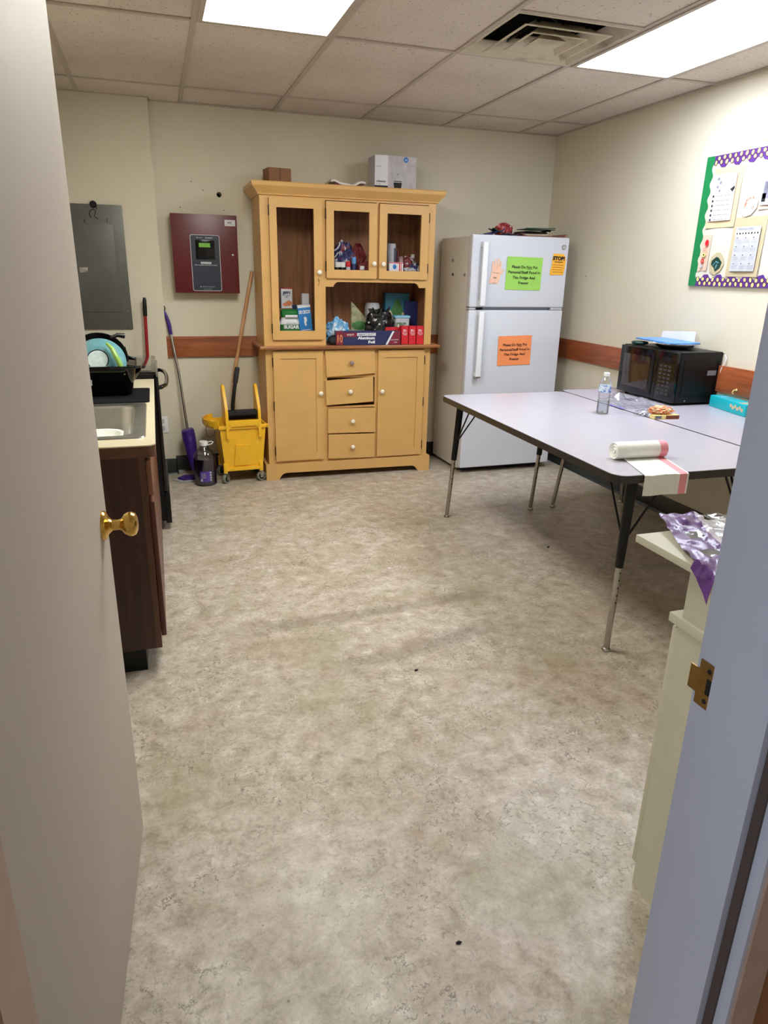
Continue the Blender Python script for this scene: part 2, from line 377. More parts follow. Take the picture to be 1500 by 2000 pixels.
def arc(cx, cy, r, a0, a1, n=6): return [(cx+r*math.cos(a0+(a1-a0)*i/n), cy+r*math.sin(a0+(a1-a0)*i/n)) for i in range(n+1)]
def rrect(x0, x1, y0, y1, r, n=5):
    return arc(x1-r, y0+r, r, -PI/2, 0, n)+arc(x1-r, y1-r, r, 0, PI/2, n)+arc(x0+r, y1-r, r, PI/2, PI, n)+arc(x0+r, y0+r, r, PI, 1.5*PI, n)

# ------------------------------------------------------------------ room numbers
YB, XR, XL, H = 5.236, 3.023, -.66, 2.447
YF, YH = .68, .518                     # room and hall faces of the door wall
CH = 5.157; CX = .06                   # shallow boxed-out wall at the back left
DL, DR = -.207, .70                     # door opening
RZ = .842, .985                        # chair rail

struct('floor', MB().box(XL-.1, XR+.1, -1.2, YB+.1, -.1, 0), 'floor', smooth=False)
# hole in the back wall (old pipe hole) is a real recess: build the wall around it
mb = MB(); hx, hz = .479, 1.918
mb.box(XL-.1, hx-.05, YB, YB+.12, 0, H); mb.box(hx+.05, XR+.1, YB, YB+.12, 0, H)
mb.box(hx-.05, hx+.05, YB, YB+.12, 0, hz-.05); mb.box(hx-.05, hx+.05, YB, YB+.12, hz+.05, H)
ring = [(hx+.017*math.cos(2*PI*k/16), hz+.017*math.sin(2*PI*k/16)) for k in range(16)]
sq = []
for k in range(16):
    a = 2*PI*k/16; c, s = math.cos(a), math.sin(a); t = .05/max(abs(c), abs(s)); sq.append((hx+c*t, hz+s*t))
for k in range(16):
    j = (k+1) % 16
    mb.prism([ring[k], sq[k], sq[j], ring[j]], 'y', YB, YB+.12)
mb.box(hx-.05, hx+.05, YB+.118, YB+.125, hz-.05, hz+.05, 1)
for nx, nz in ((.219, 1.827), (.505, 1.82), (.375, 1.94), (.30, 1.99)):
    mb.disc((nx, YB-.0012, nz), .0035, .0035, 1, .0011, 8)
wb = struct('wall_back', mb, ['wall', 'black'], smooth=False)
struct('wall_corner', MB().box(XL, CX, CH, YB, 0, H), 'wall', smooth=False)
struct('wall_right', MB().box(XR, XR+.1, YF-.1, YB+.1, 0, H), 'wall', smooth=False)
struct('wall_left', MB().box(XL-.1, XL, YF-.1, YB+.1, 0, H), 'wall', smooth=False)
mb = MB(); DT = 2.06
mb.box(XL-.1, DL-.05, YH+.004, YF, 0, H, 0).box(DR+.05, XR+.1, YH+.004, YF, 0, H, 0).box(DL-.05, DR+.05, YH+.004, YF, DT+.05, H, 0)
struct('wall_front', mb, ['wall'], smooth=False)
struct('wall_hall', MB().box(-1.6, DL-.05, YH-.004, YH+.004, 0, H).box(DR+.05, XR+.1, YH-.004, YH+.004, 0, H).box(DL-.05, DR+.05, YH-.004, YH+.004, DT+.05, H), 'hallwall', smooth=False)
# cove base
def cove(name, x0, x1, y0, y1, ax):
    h = .12; t = .005; mb = MB()
    if ax == 'x':   # along x, sticking out to -y from y1
        mb.prism([(y1, 0), (y1-.016, 0), (y1-.013, .006), (y1-t, .014), (y1-t, h-.003), (y1-t+.002, h), (y1, h)], 'x', x0, x1)
    else:
        s = 1 if ax == 'y+' else -1; xx = x0
        mb.prism([(xx, 0), (xx+s*.016, 0), (xx+s*.013, .006), (xx+s*t, .014), (xx+s*t, h-.003), (xx+s*(t-.002), h), (xx, h)], 'y', y0, y1)
    struct(name, mb, 'cove')
cove('baseboard_back', CX, XR, 0, YB, 'x'); cove('baseboard_corner', XL, CX+.005, 0, CH, 'x')
cove('baseboard_corner_side', CX, 0, CH-.005, YB, 'y+'); cove('baseboard_right', XR, 0, YF, YB, 'y-')
# chair rails
struct('trim_1', MB().box(CX, XR, YB-.02, YB, *RZ, bev=.002), 'rail')
struct('trim_2', MB().box(XR-.02, XR, YF, YB-.02, *RZ, bev=.002), 'railR')

# ceiling: slab tiles + exposed T grid, one structure object with the grid as its part
gx = .26; w = .6096; yA = 4.794; yB = 3.5775; yC = 2.968
cols = [gx+i*w for i in range(-1, 5)]; rows = [yA, yB, yB-1.2192, yB-2*1.2192]
xs = [XL]+cols+[XR]; ys = [YB, yA, yB, yB-1.2192, yB-2.4384, YF]
mb = MB(); rr = random.Random(3)
for i in range(len(xs)-1):
    for j in range(len(ys)-1):
        x0, x1, y1, y0 = xs[i], xs[i+1], ys[j], ys[j+1]
        if x1-x0 < .02 or y1-y0 < .02: continue
        fix = abs(y1-yB) < .01 and (abs(x0-gx) < .01 or abs(x0-(gx+3*w)) < .01)
        if fix: continue
        if abs(y1-yB) < .01 and abs(x0-(gx+2*w)) < .01: y1 = yC     # vent bay
        dz = rr.uniform(0, .003)
        mb.box(x0+.004, x1-.004, y0+.004, y1-.004, H+.002+dz, H+.018)
# void above fixtures, closing the plenum
mb.box(XL-.1, XR+.1, YF-.1, YB+.1, H+.30, H+.32, 0)
for a in ((XL-.1, XL, YF, YB), (XR, XR+.1, YF, YB), (XL, XR, YB, YB+.1), (XL, XR, YF-.1, YF)): mb.box(a[0], a[1], a[2], a[3], H, H+.3, 0)
ceil = struct('ceiling', mb, 'tile', smooth=False)
mb = MB()
for x in cols: mb.box(x-.012, x+.012, YF, YB, H-.003, H+.003)
for y in rows:
    mb.box(XL, XR, y-.012, y+.012, H-.0032, H+.0028)
mb.box(gx+2*w, gx+3*w, yC-.012, yC+.012, H-.0032, H+.0028)
mb.box(XL, XR, YB-.016, YB, H-.004, H+.003).box(XR-.016, XR, YF, YB, H-.004, H+.003).box(XL, XL+.016, YF, YB, H-.004, H+.003).box(XL, CX+.014, CH-.014, CH, H-.004, H+.003).box(CX, CX+.014, CH, YB, H-.004, H+.003)
struct('ceiling_grid', mb, 'grid', ceil, smooth=False)
struct('hall_ceiling', MB().box(-1.6, XR+.1, -1.2, YH-.004, H, H+.05), 'tile', smooth=False)

# ceiling lights (2x4 troffers)
def troffer(x0, y1, diff, label, pos):
    t = T('ceiling_light', label, 'ceiling light', (x0+w/2, y1-.6096, H), 0, 'ceiling troffers')
    a, b = w/2-.012, .6096-.012
    mb = MB(); 
    for q in ((-a, -a+.022, -b, b), (a-.022, a, -b, b), (-a+.022, a-.022, -b, -b+.022), (-a+.022, a-.022, b-.022, b)): mb.box(q[0], q[1], q[2], q[3], -.008, .012)
    mb.box(-a, a, -b, b, .08, .09)
    for q in ((-a, -a+.004, -b, b), (a-.004, a, -b, b), (-a, a, -b, -b+.004), (-a, a, b-.004, b)): mb.box(q[0], q[1], q[2], q[3], .012, .08)
    mb.build('light_frame', 'grid', t)
    MB().box(-a+.02, a-.02, -b+.02, b-.02, -.004, .004).build('diffuser', diff, t)
troffer(gx, yB, 'diffA', 'bright white ceiling light panel on the left of the ceiling, left of the air vent', 0)
troffer(gx+3*w, yB, 'diffB', 'bluish ribbed ceiling light panel on the right of the ceiling, right of the air vent', 1)

# vent: 2x2 step-down diffuser with its rear outer blades missing, dark duct behind
t = T('ceiling_vent', 'dusty square ceiling air vent with sooty louvers and a dark open gap', 'vent', (gx+2.5*w, (yB+yC)/2, H))
def ringsq(mb, ro, ri, zo, zi, m=0, th=.003):
    for k in range(4):
        a = [(ro, -ro), (ro, ro), (-ro, ro), (-ro, -ro)]; b = [(ri, -ri), (ri, ri), (-ri, ri), (-ri, -ri)]
        p, q = a[k], a[(k+1) % 4]; r_, s_ = b[(k+1) % 4], b[k]
        mb.hexa([(p[0], p[1], zo), (q[0], q[1], zo), (r_[0], r_[1], zi), (s_[0], s_[1], zi)], [(p[0], p[1], zo+th), (q[0], q[1], zo+th), (r_[0], r_[1], zi+th), (s_[0], s_[1], zi+th)], m)
mb = MB(); ringsq(mb, .297, .285, -.004, -.004); ringsq(mb, .285, .215, -.004, .040)
mb.build('vent_frame', 'vent', t, smooth=False)
mb = MB(); ringsq(mb, .222, .216, .040, .24, 0)
mb.box(-.22, .22, -.22, .22, .24, .25); mb.build('duct_box', 'brownstain', t, smooth=False)
mb = MB(); ringsq(mb, .212, .200, -.014, -.014); ringsq(mb, .200, .125, -.014, .032); mb.build('louver', 'vent', t, smooth=False)
mb = MB(); ringsq(mb, .138, .128, -.016, -.016); ringsq(mb, .128, .065, -.016, .030); mb.build('louver', 'vent', t, smooth=False)
mb = MB(); mb.hexa([(-.072, -.072, -.014), (.072, -.072, -.014), (.072, .072, -.014), (-.072, .072, -.014)], [(-.04, -.04, .012), (.04, -.04, .012), (.04, .04, .012), (-.04, .04, .012)]); mb.build('centre_cone', 'vent', t, smooth=False)
mb = MB(); 
mb.tube([(-.22, -.2, .12), (-.1, -.05, .10), (.05, -.16, .13), (.2, -.05, .1)], .008).tube([(-.2, .1, .1), (0, .05, .14), (.2, .15, .1)], .006)
for a in ((-.23, 0, .03), (.0, -.23, .03)): mb.tube([a, (a[0]*.3, a[1]*.3, .02)], .003)
for x_ in (-.12, .12): mb.box(x_-.004, x_+.004, -.19, .19, .02, .028)
mb.build('wiring', 'black', t)

# ------------------------------------------------------------------ door frame & door
mb = MB()
def jamb(X, s):   # s=+1: opening lies on -x side
    q = lambda a: X-s*a
    poly = [(q(0), YF+.004), (q(0), .640), (q(.015), .640), (q(.015), .545), (q(0), .545), (q(0), YH), (q(0)+s*.05, YH-.006)]
    pl = [(q(0), YF+.004), (q(0), .640), (q(.015), .640), (q(.015), .545), (q(0), .545), (q(0), YH-.006), (q(0)+s*.006, YH-.006), (q(0)+s*.006, YF+.004)]
    mb.prism(pl, 'z', 0, DT, 0)
    mb.box(min(q(0)+s*.006, q(0)+s*.05), max(q(0)+s*.006, q(0)+s*.05), YF, YF+.006, 0, DT+.05, 0)
jamb(DR, 1)
mb.box(DL, DR, .640, YF+.004, DT, DT+.05, 0).box(DL, DR, .545, .640, DT-.015, DT+.05, 0).box(DL, DR, YH-.006, .545, DT, DT+.05, 0)
fr = struct('door_2', mb, ['jamb'], smooth=False)
fr.name = 'trim_3'
mb = MB(); jamb(DL, -1); struct('hinge_jamb', mb, 'casing', fr, smooth=False)['label'] = 'brown hinge side with its shade put into the colour'  # hinge jamb goes brown: its shade is put into the colour
MB().box(DR-.004, DR, .5305, .5445, 0, DT-.02).build('dark_strip', plain('brown_strip', (70, 58, 56), .8), fr, smooth=False)  # thin dark brown strip beside the stop on the right jamb
mb = MB(); mb.box(DR+.006, DR+.05, YH-.010, YH-.004, 0, DT+.05).box(DL-.05, DL-.006, YH-.010, YH-.004, 0, DT+.05).box(DL-.006, DR+.006, YH-.010, YH-.006, DT+.006, DT+.05)
struct('hall_casing', mb, 'casing', fr, smooth=False)
# strike plate on the right jamb
mb = MB(); X0 = DR-.0022; c = .662; zc = .90; hh = .035
# plate as pieces around the latch hole (facing -x); y grows to the room
def pl(y0, y1, z0, z1, m=0, xa=X0, xb=DR+.0005): mb.box(xa, xb, y0, y1, z0, z1, m)
pl(.640, .6775, zc+.0125, zc+hh); pl(.640, .6775, zc-hh, zc-.0125); pl(.640, .646, zc-.0125, zc+.0125); pl(.661, .6775, zc-.0125, zc+.0125)
pl(.6775, .694, zc-.019, zc+.019, 0, X0, X0+.002)
mb.box(X0+.0005, DR+.001, .646, .661, zc-.0125, zc+.0125, 1)
mb.lathe([(0, .0008), (.0035, .0008), (.0042, 0)], (X0, .659, zc+.024), '-x', 1, 10); mb.lathe([(0, .0008), (.0035, .0008), (.0042, 0)], (X0, .659, zc-.024), '-x', 1, 10)
sp = mb.build('strike_plate', ['dullbrass', 'black'], fr, smooth=False); sp['label'] = 'tarnished brass strike plate'

# door leaf, hinge at left jamb, swung open into the room
ang = math.atan2(-.143+.207, 1.607-.69)
dt = bpy.data.objects.new('door_1', None); COL.objects.link(dt); dt['kind'] = 'structure'
dt.location = (-.207, .69, 0); dt.rotation_euler = (0, 0, -ang)
Ld = math.hypot(1.607-.69, .064)
MB().box(-.044, 0, 0, Ld, .012, 2.04, bev=.0015).build('door_leaf', 'door', dt)
mb = MB(); ky = Ld-.066
prof = [(.033, 0), (.033, .003), (.030, .008), (.020, .012), (.0165, .016), (.0125, .02), (.0115, .034), (.014, .04), (.023, .046), (.0275, .055), (.0275, .062), (.024, .069), (.015, .073), (0, .0745)]
mb.lathe(prof, (0, ky, .905), 'x', 0, 32); k1 = mb.build('door_knob', 'brass', dt); k1['label'] = 'polished brass knob'
mb = MB(); mb.lathe(prof, (-.044, ky, .905), '-x', 0, 32); mb.build('door_knob', 'brass', dt)
mb = MB(); mb.box(-.034, -.010, Ld-.001, Ld+.001, .875, .935).box(-.028, -.016, Ld, Ld+.010, .897, .913); mb.build('latch', 'dullbrass', dt)
mb = MB()
for z in (.25, 1.05, 1.80): mb.tube([(.004, -.004, z-.045), (.004, -.004, z+.045)], .006)
mb.build('hinge', 'dullbrass', dt)

# ------------------------------------------------------------------ hutch
hy = 4.84
HT = T('kitchen_hutch', 'mustard yellow painted hutch with glass upper doors against the back wall', 'hutch', (1.30, hy, 0))
ox = 1.30
def X_(x): return x-ox
D = .37     # depth of case, local y from 0 to .37
mb = MB()
# lower case
x0, x1 = X_(.697), X_(1.905)
mb.box(x0, x0+.02, .02, D, .06, .93).box(x1-.02, x1, .02, D, .06, .93).box(x0+.02, x1-.02, D-.01, D, .06, .93).box(x0+.02, x1-.02, .02, D-.01, .06, .12)
# face frame pieces
for a, b in ((x0, X_(.745)), (X_(1.095), X_(1.128)), (X_(1.482), X_(1.508)), (X_(1.853), x1)): mb.box(a, b, -.001, .02, .10, .93)
for z0, z1 in ((.10, .135), (.918, .93)): mb.box(X_(.745), X_(1.853), -.0005, .02, z0, z1)
for z0, z1 in ((.724, .742), (.508, .522), (.318, .328)): mb.box(X_(1.128), X_(1.482), -.0005, .02, z0, z1)
mb.build('lower_case', 'hutch', HT, smooth=False)
mb = MB(); a, b = X_(.672), X_(1.928)
mb.prism([(a, 0), (a, .115), (a+.004, .119), (b-.004, .119), (b, .115), (b, 0), (b-.092, 0)]+[(b-.105, .02), (b-.122, .037), (b-.145, .044)]+[(a+.145, .05), (a+.122, .043), (a+.105, .026), (a+.09, 0)], 'y', -.018, .001)
mb.box(a, a+.02, .001, D, 0, .117).box(b-.02, b, .001, D, 0, .117)
mb.build('plinth', 'hutch', HT, smooth=False)
mb = MB(); mb.box(X_(.655), X_(1.962), -.05, D, .93, .952, bev=.006, seg=3); mb.build('ledge', 'ledge', HT)
# upper case
mb = MB(); x0, x1 = X_(.692), X_(1.905); zt = 1.90
mb.box(x0, x0+.02, .02, D, .952, zt-.012).box(x1-.02, x1, .02, D, .952, zt-.012)
mb.box(x0+.001, x1-.001, .0201, D, zt-.012, zt+.01)
for a, b, z0, z1 in ((x0, X_(.747), .952, zt), (X_(1.100), X_(1.122), .952, zt), (X_(1.480), X_(1.493), 1.395, zt), (X_(1.852), x1, .952, zt)): mb.box(a, b, 0, .02, z0, z1)
mb.box(X_(.747), X_(1.100), 0, .02, .952, .993).box(X_(.747), X_(1.100), 0, .02, 1.882, zt).box(X_(1.122), X_(1.480), 0, .02, 1.882, zt).box(X_(1.493), X_(1.852), 0, .02, 1.882, zt)
# arched apron over the open bay
a, b = X_(1.122), X_(1.852)
pts = [(a, 1.40), (b, 1.40), (b, 1.342), (b-.052, 1.342)]+[(b-.056, 1.352), (b-.066, 1.366), (b-.082, 1.374)]+[(a+.084, 1.374), (a+.068, 1.366), (a+.058, 1.352), (a+.054, 1.342), (a, 1.342)]
mb.prism(pts, 'y', 0, .02)
mb.build('upper_case', 'hutch', HT, smooth=False)
mb = MB(); mb.box(x0+.02, x1-.02, D-.014, D-.002, .953, zt)
mb.box(X_(1.100), X_(1.122), .02, D-.014, .953, zt).box(X_(1.122), x1-.02, .02, D-.014, 1.375, 1.395).box(x0+.02, x0+.024, .02, D-.014, .953, zt-.015).box(x1-.024, x1-.02, .02, D-.014, .953, zt-.015)
mb.box(x0+.024, x1-.024, .02, D-.014, zt-.018, zt-.013)
mb.build('back_panel', 'inside', HT, smooth=False)
# cornice
mb = MB()
prof = [(0, 1.895), (-.012, 1.897), (-.014, 1.905), (-.022, 1.915), (-.034, 1.93), (-.046, 1.942), (-.05, 1.948), (-.052, 1.968), (-.046, 1.974)]
xa, xb = X_(.692), X_(1.905)
rings = []
for d_, z in prof: rings.append([(xa+d_, D, z), (xa+d_, d_, z), (xb-d_, d_, z), (xb-d_, D, z)])
rings.insert(0, [(xa+.02, D, 1.895), (xa+.02, .02, 1.895), (xb-.02, .02, 1.895), (xb-.02, D, 1.895)])
vr = [[mb.bm.verts.new(p) for p in r] for r in rings]
for p, q in zip(vr, vr[1:]):
    for k in range(4): mb.bm.faces.new((p[k], p[(k+1) % 4], q[(k+1) % 4], q[k]))
mb.bm.faces.new(vr[-1]); mb.bm.faces.new(vr[0][::-1]); bmesh.ops.recalc_face_normals(mb.bm, faces=mb.bm.faces[:])
mb.build('cornice', 'hutch', HT, ang=20)
def knob(x, z, par, y=-.018):
    MB().lathe([(.006, 0), (.006, .006), (.011, .010), (.0155, .016), (.0158, .022), (.012, .027), (.006, .029), (0, .0293)], (X_(x), y, z), 'y', 0, 20).build('knob', 'knob', par)
def hinge(x, z, par): MB().box(X_(x)-.003, X_(x)+.003, -.021, -.002, z-.032, z+.032).build('hinge', 'hinge', par)
def gdoor(x0, x1, z0, z1, px0, px1, pz0, pz1, kx, kz, hx):
    x0, x1, px0, px1 = map(X_, (x0, x1, px0, px1)); mb = MB()
    for q in ((x0, px0, z0, z1), (px1, x1, z0, z1), (px0, px1, z0, pz0), (px0, px1, pz1, z1)): mb.box(q[0], q[1], -.02, -.001, q[2], q[3])
    d = mb.build('glass_door', 'hutch', HT, smooth=False)
    MB().box(px0, px1, -.012, -.010, pz0, pz1).build('glass_pane', 'pane', d)
    knob(kx, kz, d, -.02)
    for z in (z0+.075, z1-.075): hinge(hx, z, d)
    return d
gdoor(.749, 1.097, .993, 1.881, .797, 1.041, 1.052, 1.825, 1.073, 1.433, .747)
gdoor(1.125, 1.477, 1.398, 1.876, 1.177, 1.422, 1.453, 1.820, 1.455, 1.496, 1.122)
gdoor(1.495, 1.850, 1.398, 1.876, 1.549, 1.795, 1.453, 1.818, 1.521, 1.495, 1.852)
# scratch marks on the tall door
MB().box(X_(1.066), X_(1.069), -.0207, -.0199, 1.375, 1.395).box(X_(1.071), X_(1.074), -.0207, -.0199, 1.36, 1.388).box(X_(1.067), X_(1.070), -.0207, -.0199, 1.345, 1.358).build('scratch', 'hinge', HT)
def pdoor(x0, x1, z0, z1, px0, px1, pz0, pz1, kx, kz, hx):
    x0, x1, px0, px1 = map(X_, (x0, x1, px0, px1)); mb = MB()
    for q in ((x0, px0, z0, z1), (px1, x1, z0, z1), (px0, px1, z0, pz0), (px0, px1, pz1, z1)): mb.box(q[0], q[1], -.02, -.001, q[2], q[3])
    mb.box(px0, px1, -.013, -.003, pz0, pz1)
    d = mb.build('cabinet_door', 'hutch', HT, smooth=False); knob(kx, kz, d, -.02)
    for z in (z0+.075, (z0+z1)/2+.01, z1-.075): hinge(hx, z, d)
pdoor(.746, 1.095, .140, .917, .800, 1.046, .191, .866, 1.074, .622, .743)
pdoor(1.502, 1.854, .132, .915, 1.552, 1.800, .186, .864, 1.53, .622, 1.857)
for q, k in ((((1.109, .917), (1.473, .929), (1.479, .752), (1.12, .733)), (1.299, .831)), (((1.110, .708), (1.464, .726), (1.468, .548), (1.118, .532)), (1.290, .628)),
          (((1.128, .508), (1.486, .502), (1.486, .320), (1.127, .328)), (1.309, .412)), (((1.130, .318), (1.484, .310), (1.484, .130), (1.129, .138)), (1.310, .221))):
    mb = MB(); mb.prism([(X_(a), b) for a, b in q], 'y', -.022, -.003, bev=.0015)
    a0, a1, b0, b1 = X_(1.14), X_(1.46), q[3][1]+.02, q[0][1]-.035
    mb.box(a0, a1, -.004, .30, b0, b0+.11)
    d = mb.build('drawer', 'hutch', HT, smooth=False); knob(k[0], k[1], d, -.022)
    if k[1] > .8: d.children[0].active_material = plain('patterned_knob', (150, 130, 128), .3, var=.8, scale=300); d.children[0]['label'] = 'painted china knob'

# things on top of the hutch (top z 1.974)
ZT = 1.974
mb = MB(); mb.box(-.085, .085, -.075, .075, 0, .10)
cb = T('cardboard_box', 'small plain brown cardboard box on the left end of the hutch top', 'box', (.845, 5.05, ZT), .14)
MB().box(-.075, .075, -.07, .07, 0, .10, bev=.001).build('carton', 'cardb', cb, smooth=False)
MB().box(-.004, .001, -.0712, -.0702, 0, .10).box(-.075, .075, -.01, .01, .1, .1008).build('flap_seam', 'cab2', cb, smooth=False)
# folded cloth
def cl(u, v):
    x = -.12+.24*u; y = -.09+.18*v
    return (x, y, .012+.018*abs(math.cos(u*PI*1.0))**1.5*(1+.2*math.sin(v*5))+.004*math.sin(u*17)+.003*math.sin(v*9+u*8))
solo_m = MB(); solo_m.sheet(cl, 24, 12, 0, .012)
ct = T('folded_cloth', 'folded white cloth with a dark maroon underside on the middle of the hutch top', 'cloth', (1.29, 4.96, ZT+.004))
solo_m.build('white_fabric', 'cloth', ct)
MB().sheet(lambda u, v: (-.095+.185*u, -.085+.15*v, .001+.011*abs(math.cos(u*PI))**1.5), 16, 6, 0, .004).build('maroon_lining', 'dred', ct)
# coffee maker box
cm = T('coffee_maker_box', 'tall white and grey coffee maker carton with a blue round sticker on the hutch top', 'box', (1.642, 5.02, ZT), -.02)
MB().box(-.148, .148, -.075, .095, 0, .215, bev=.001).build('carton', plain('carton_grey', (190, 184, 190), .5, var=.15, scale=30), cm, smooth=False)
mb = MB(); y = -.0762
mb.box(-.1475, -.055, y, y+.001, .028, .214, 0).box(-.1475, -.055, y, y+.001, .001, .028, 1)
mb.text('MAINSTAYS', (-.137, y-.0004, .142), .007, 2, .034, 'LEFT', 0).text('coffeemaker', (-.139, y-.0004, .048), .013, 2, .070, 'LEFT', .02).text('12 cup', (-.139, y-.0004, .034), .007, 2, .03, 'LEFT', 0)
mb.build('front_label', ['paper', 'ink', 'ink'], cm, smooth=False)
mb = MB(); mb.prism([(-.022, .04), (.045, .04), (.05, .10), (.055, .13), (.045, .15), (-.02, .15), (-.03, .13), (-.022, .10)], 'y', y, y+.001, 0)
mb.box(.010, .016, y-.0008, y, .098, .104, 1).prism([(-.008, .012), (.04, .012), (.046, .05), (-.014, .05)], 'y', y-.0008, y, 1).box(-.012, .044, y-.0012, y-.0006, .055, .06, 1)
mb.prism([(.065, .012), (.09, .012), (.09, .13), (.072, .14)], 'y', y, y+.001, 0)
mb.build('printed_picture', ['ltgrey', 'ink'], cm, smooth=False)
MB().disc((.072, y-.001, .193), .017, .017, 0, .001, 24).text('12', (.072, y-.0012, .187), .011, 1, .016).build('round_sticker', ['blue', 'paper'], cm, smooth=False)

# ------------------------------------------------------------------ hutch contents
ZS = .9535          # lower shelf, ledge top is .952
YI = hy+.022
def bxt(name, label, cat, cx, cy, z, wx, dy, hz, mat, rz=0, group=None, bev=.0012, tilt=0):
    t = T(name, label, cat, (cx, cy, z), 0, group, rot=(0, tilt, rz)); MB().box(-wx/2, wx/2, -dy/2, dy/2, 0, hz, bev=bev).build('carton', mat, t, smooth=False); return t
# tall left cabinet
bxt('brown_box', 'plain brown box behind the sugar bag in the tall left glass cabinet', 'box', .885, 5.07, ZS, .13, .10, .235, 'cardb')
j = bxt('muffin_mix_box', 'small white muffin mix box with blue lettering standing above the sugar bag', 'box', .889, 5.06, ZS+.2355, .078, .04, .135, 'paper')
MB().text('JIFFY', (0, -.0212, .095), .018, 0, .06, bold=.05).text('CORN MUFFIN', (0, -.0212, .082), .006, 0, .05).text('MIX', (0, -.0212, .072), .006, 0, .016).prism([(-.03, .02), (-.01, .014), (.034, .02), (.036, .045), (.01, .055), (-.012, .038), (-.03, .034)], 'y', -.0212, -.0203, 1).box(-.039, .039, -.0206, .02, .13, .1355, 2).build('print', ['dblue', 'orange', 'bred'], j, smooth=False)
bxt('dark_blue_box', 'dark blue box leaning behind the blue pasta box in the left cabinet', 'box', 1.0, 5.03, ZS, .12, .03, .262, 'dblue', tilt=-.06)
bxt('small_white_box', 'small white and orange box at the back right of the tall left cabinet', 'box', 1.03, 5.10, ZS, .05, .04, .335, 'paper')
# sugar
s = T('sugar_bag', 'white and green paper bag of sugar in the tall left glass cabinet', 'bag', (.888, 4.925, ZS))
mb = MB(); z0s = [0, .01, .08, .155, .175, .205, .222, .236]; ws = [.066, .072, .073, .07, .06, .062, .066, .05]; ds = [.036, .042, .045, .038, .024, .03, .028, .012]
def sg(u, v):
    k = v*(len(z0s)-1); i = min(int(k), len(z0s)-2); f = k-i; wx = ws[i]*(1-f)+ws[i+1]*f; dy = ds[i]*(1-f)+ds[i+1]*f; zz = z0s[i]*(1-f)+z0s[i+1]*f
    a = u*2*PI; c, s_ = math.cos(a), math.sin(a); e = .45
    return (wx*abs(c)**e*(1 if c > 0 else -1)+.002*math.sin(zz*180), dy*abs(s_)**e*(1 if s_ > 0 else -1)+.0015*math.sin(zz*130+a*3), zz)
mb.sheet(sg, 40, 28, lambda u, v: 1 if (v < .395 or v > .62) else 0)
mb.build('bag_body', ['paper', 'sgrn'], s)
MB().text('SUGAR', (0, -.0485, .110), .022, 0, .108, bold=.06).build('lettering', 'paper', s, smooth=False)
MB().box(-.04, .045, -.047, -.045, .185, .2).text('GRANULATED', (0, -.0475, .142), .006, 1, .07).build('seal_strip', ['paper', 'sgrn'], s, smooth=False)
# pasta box
p = T('pasta_box', 'bright blue pasta box leaning right in the tall left glass cabinet', 'box', (1.003, 4.90, ZS), 0, rot=(0, -.10, -.05))
MB().box(-.044, .044, -.025, .025, 0, .268, bev=.001).build('carton', 'blue', p, smooth=False)
MB().box(-.044, .044, -.0258, -.025, .25, .268, 0).box(-.044, .044, -.0258, .025, .262, .2685, 0).text('DE CECCO', (0, -.0262, .212), .02, 0, .078, bold=.05).lathe([(0, 0), (.0, .001)], (0, -.026, .16), 'y', 0, 8).build('print', ['paper'], p, smooth=False)
MB().prism([(-.004, .13), (.006, .13), (.004, .15), (.012, .165), (.009, .185), (0, .19), (-.01, .182), (-.006, .168), (-.01, .155)], 'y', -.0262, -.0255, 0).box(-.03, .03, -.0262, -.0255, .1, .104, 0).build('emblem', 'paper', p, smooth=False)
MB().box(-.036, .036, -.0262, -.0252, .03, .07, 0).text('PENNE', (0, -.0266, .042), .014, 1, .06).build('window_band', ['ink', 'yell'], p, smooth=False)
# small stuff left bottom of that cabinet
solo('white_lid_jar', 'small white jar lid at the left edge of the tall cabinet beside the sugar bag', 'jar', MB().lathe([(.016, 0), (.018, .01), (.018, .13), (.02, .131), (.02, .15), (.017, .153), (0, .153)], m=0), 'white', (.797, 4.91, ZS))  # small white jar lid on its jar
# open bay
f = T('foil_box', 'long navy and maroon aluminum foil box lying on the hutch ledge', 'box', (1.425, 4.835, ZS), -.03)
MB().box(-.235, .235, -.02, .045, 0, .095, bev=.001).build('carton', 'foilblue', f, smooth=False)
mb = MB(); y = -.0207
mb.box(-.235, -.185, y, y+.001, .001, .094, 0).box(-.180, -.085, y-.0003, y+.0007, .055, .086, 0).box(-.083, .052, y, y+.001, .063, .083, 1)
mb.prism([(.125, .001), (.14, .001), (.19, .094), (.175, .094)], 'y', y, y+.001, 1).prism([(.144, .001), (.234, .001), (.234, .094), (.194, .094)], 'y', y, y+.001, 0)
mb.text('10', (-.21, y-.0006, .02), .05, 2, .036).text('50 SQ FT', (-.132, y-.0008, .066), .010, 1, .05).text('HEAVY DUTY', (-.016, y-.0005, .067), .012, 3, .12, bold=.02)
mb.text('Aluminum', (-.016, y-.0005, .04), .018, 1, .125, bold=.05).text('Foil', (.022, y-.0005, .012), .018, 1, .048, bold=.05).text('CONTENTS', (.19, y-.0005, .032), .006, 1, .06).text('foil', (.2, y-.0005, .015), .007, 1, .02)
mb.build('print', ['foilred', 'paper', 'orange', 'foilblue'], f, smooth=False)
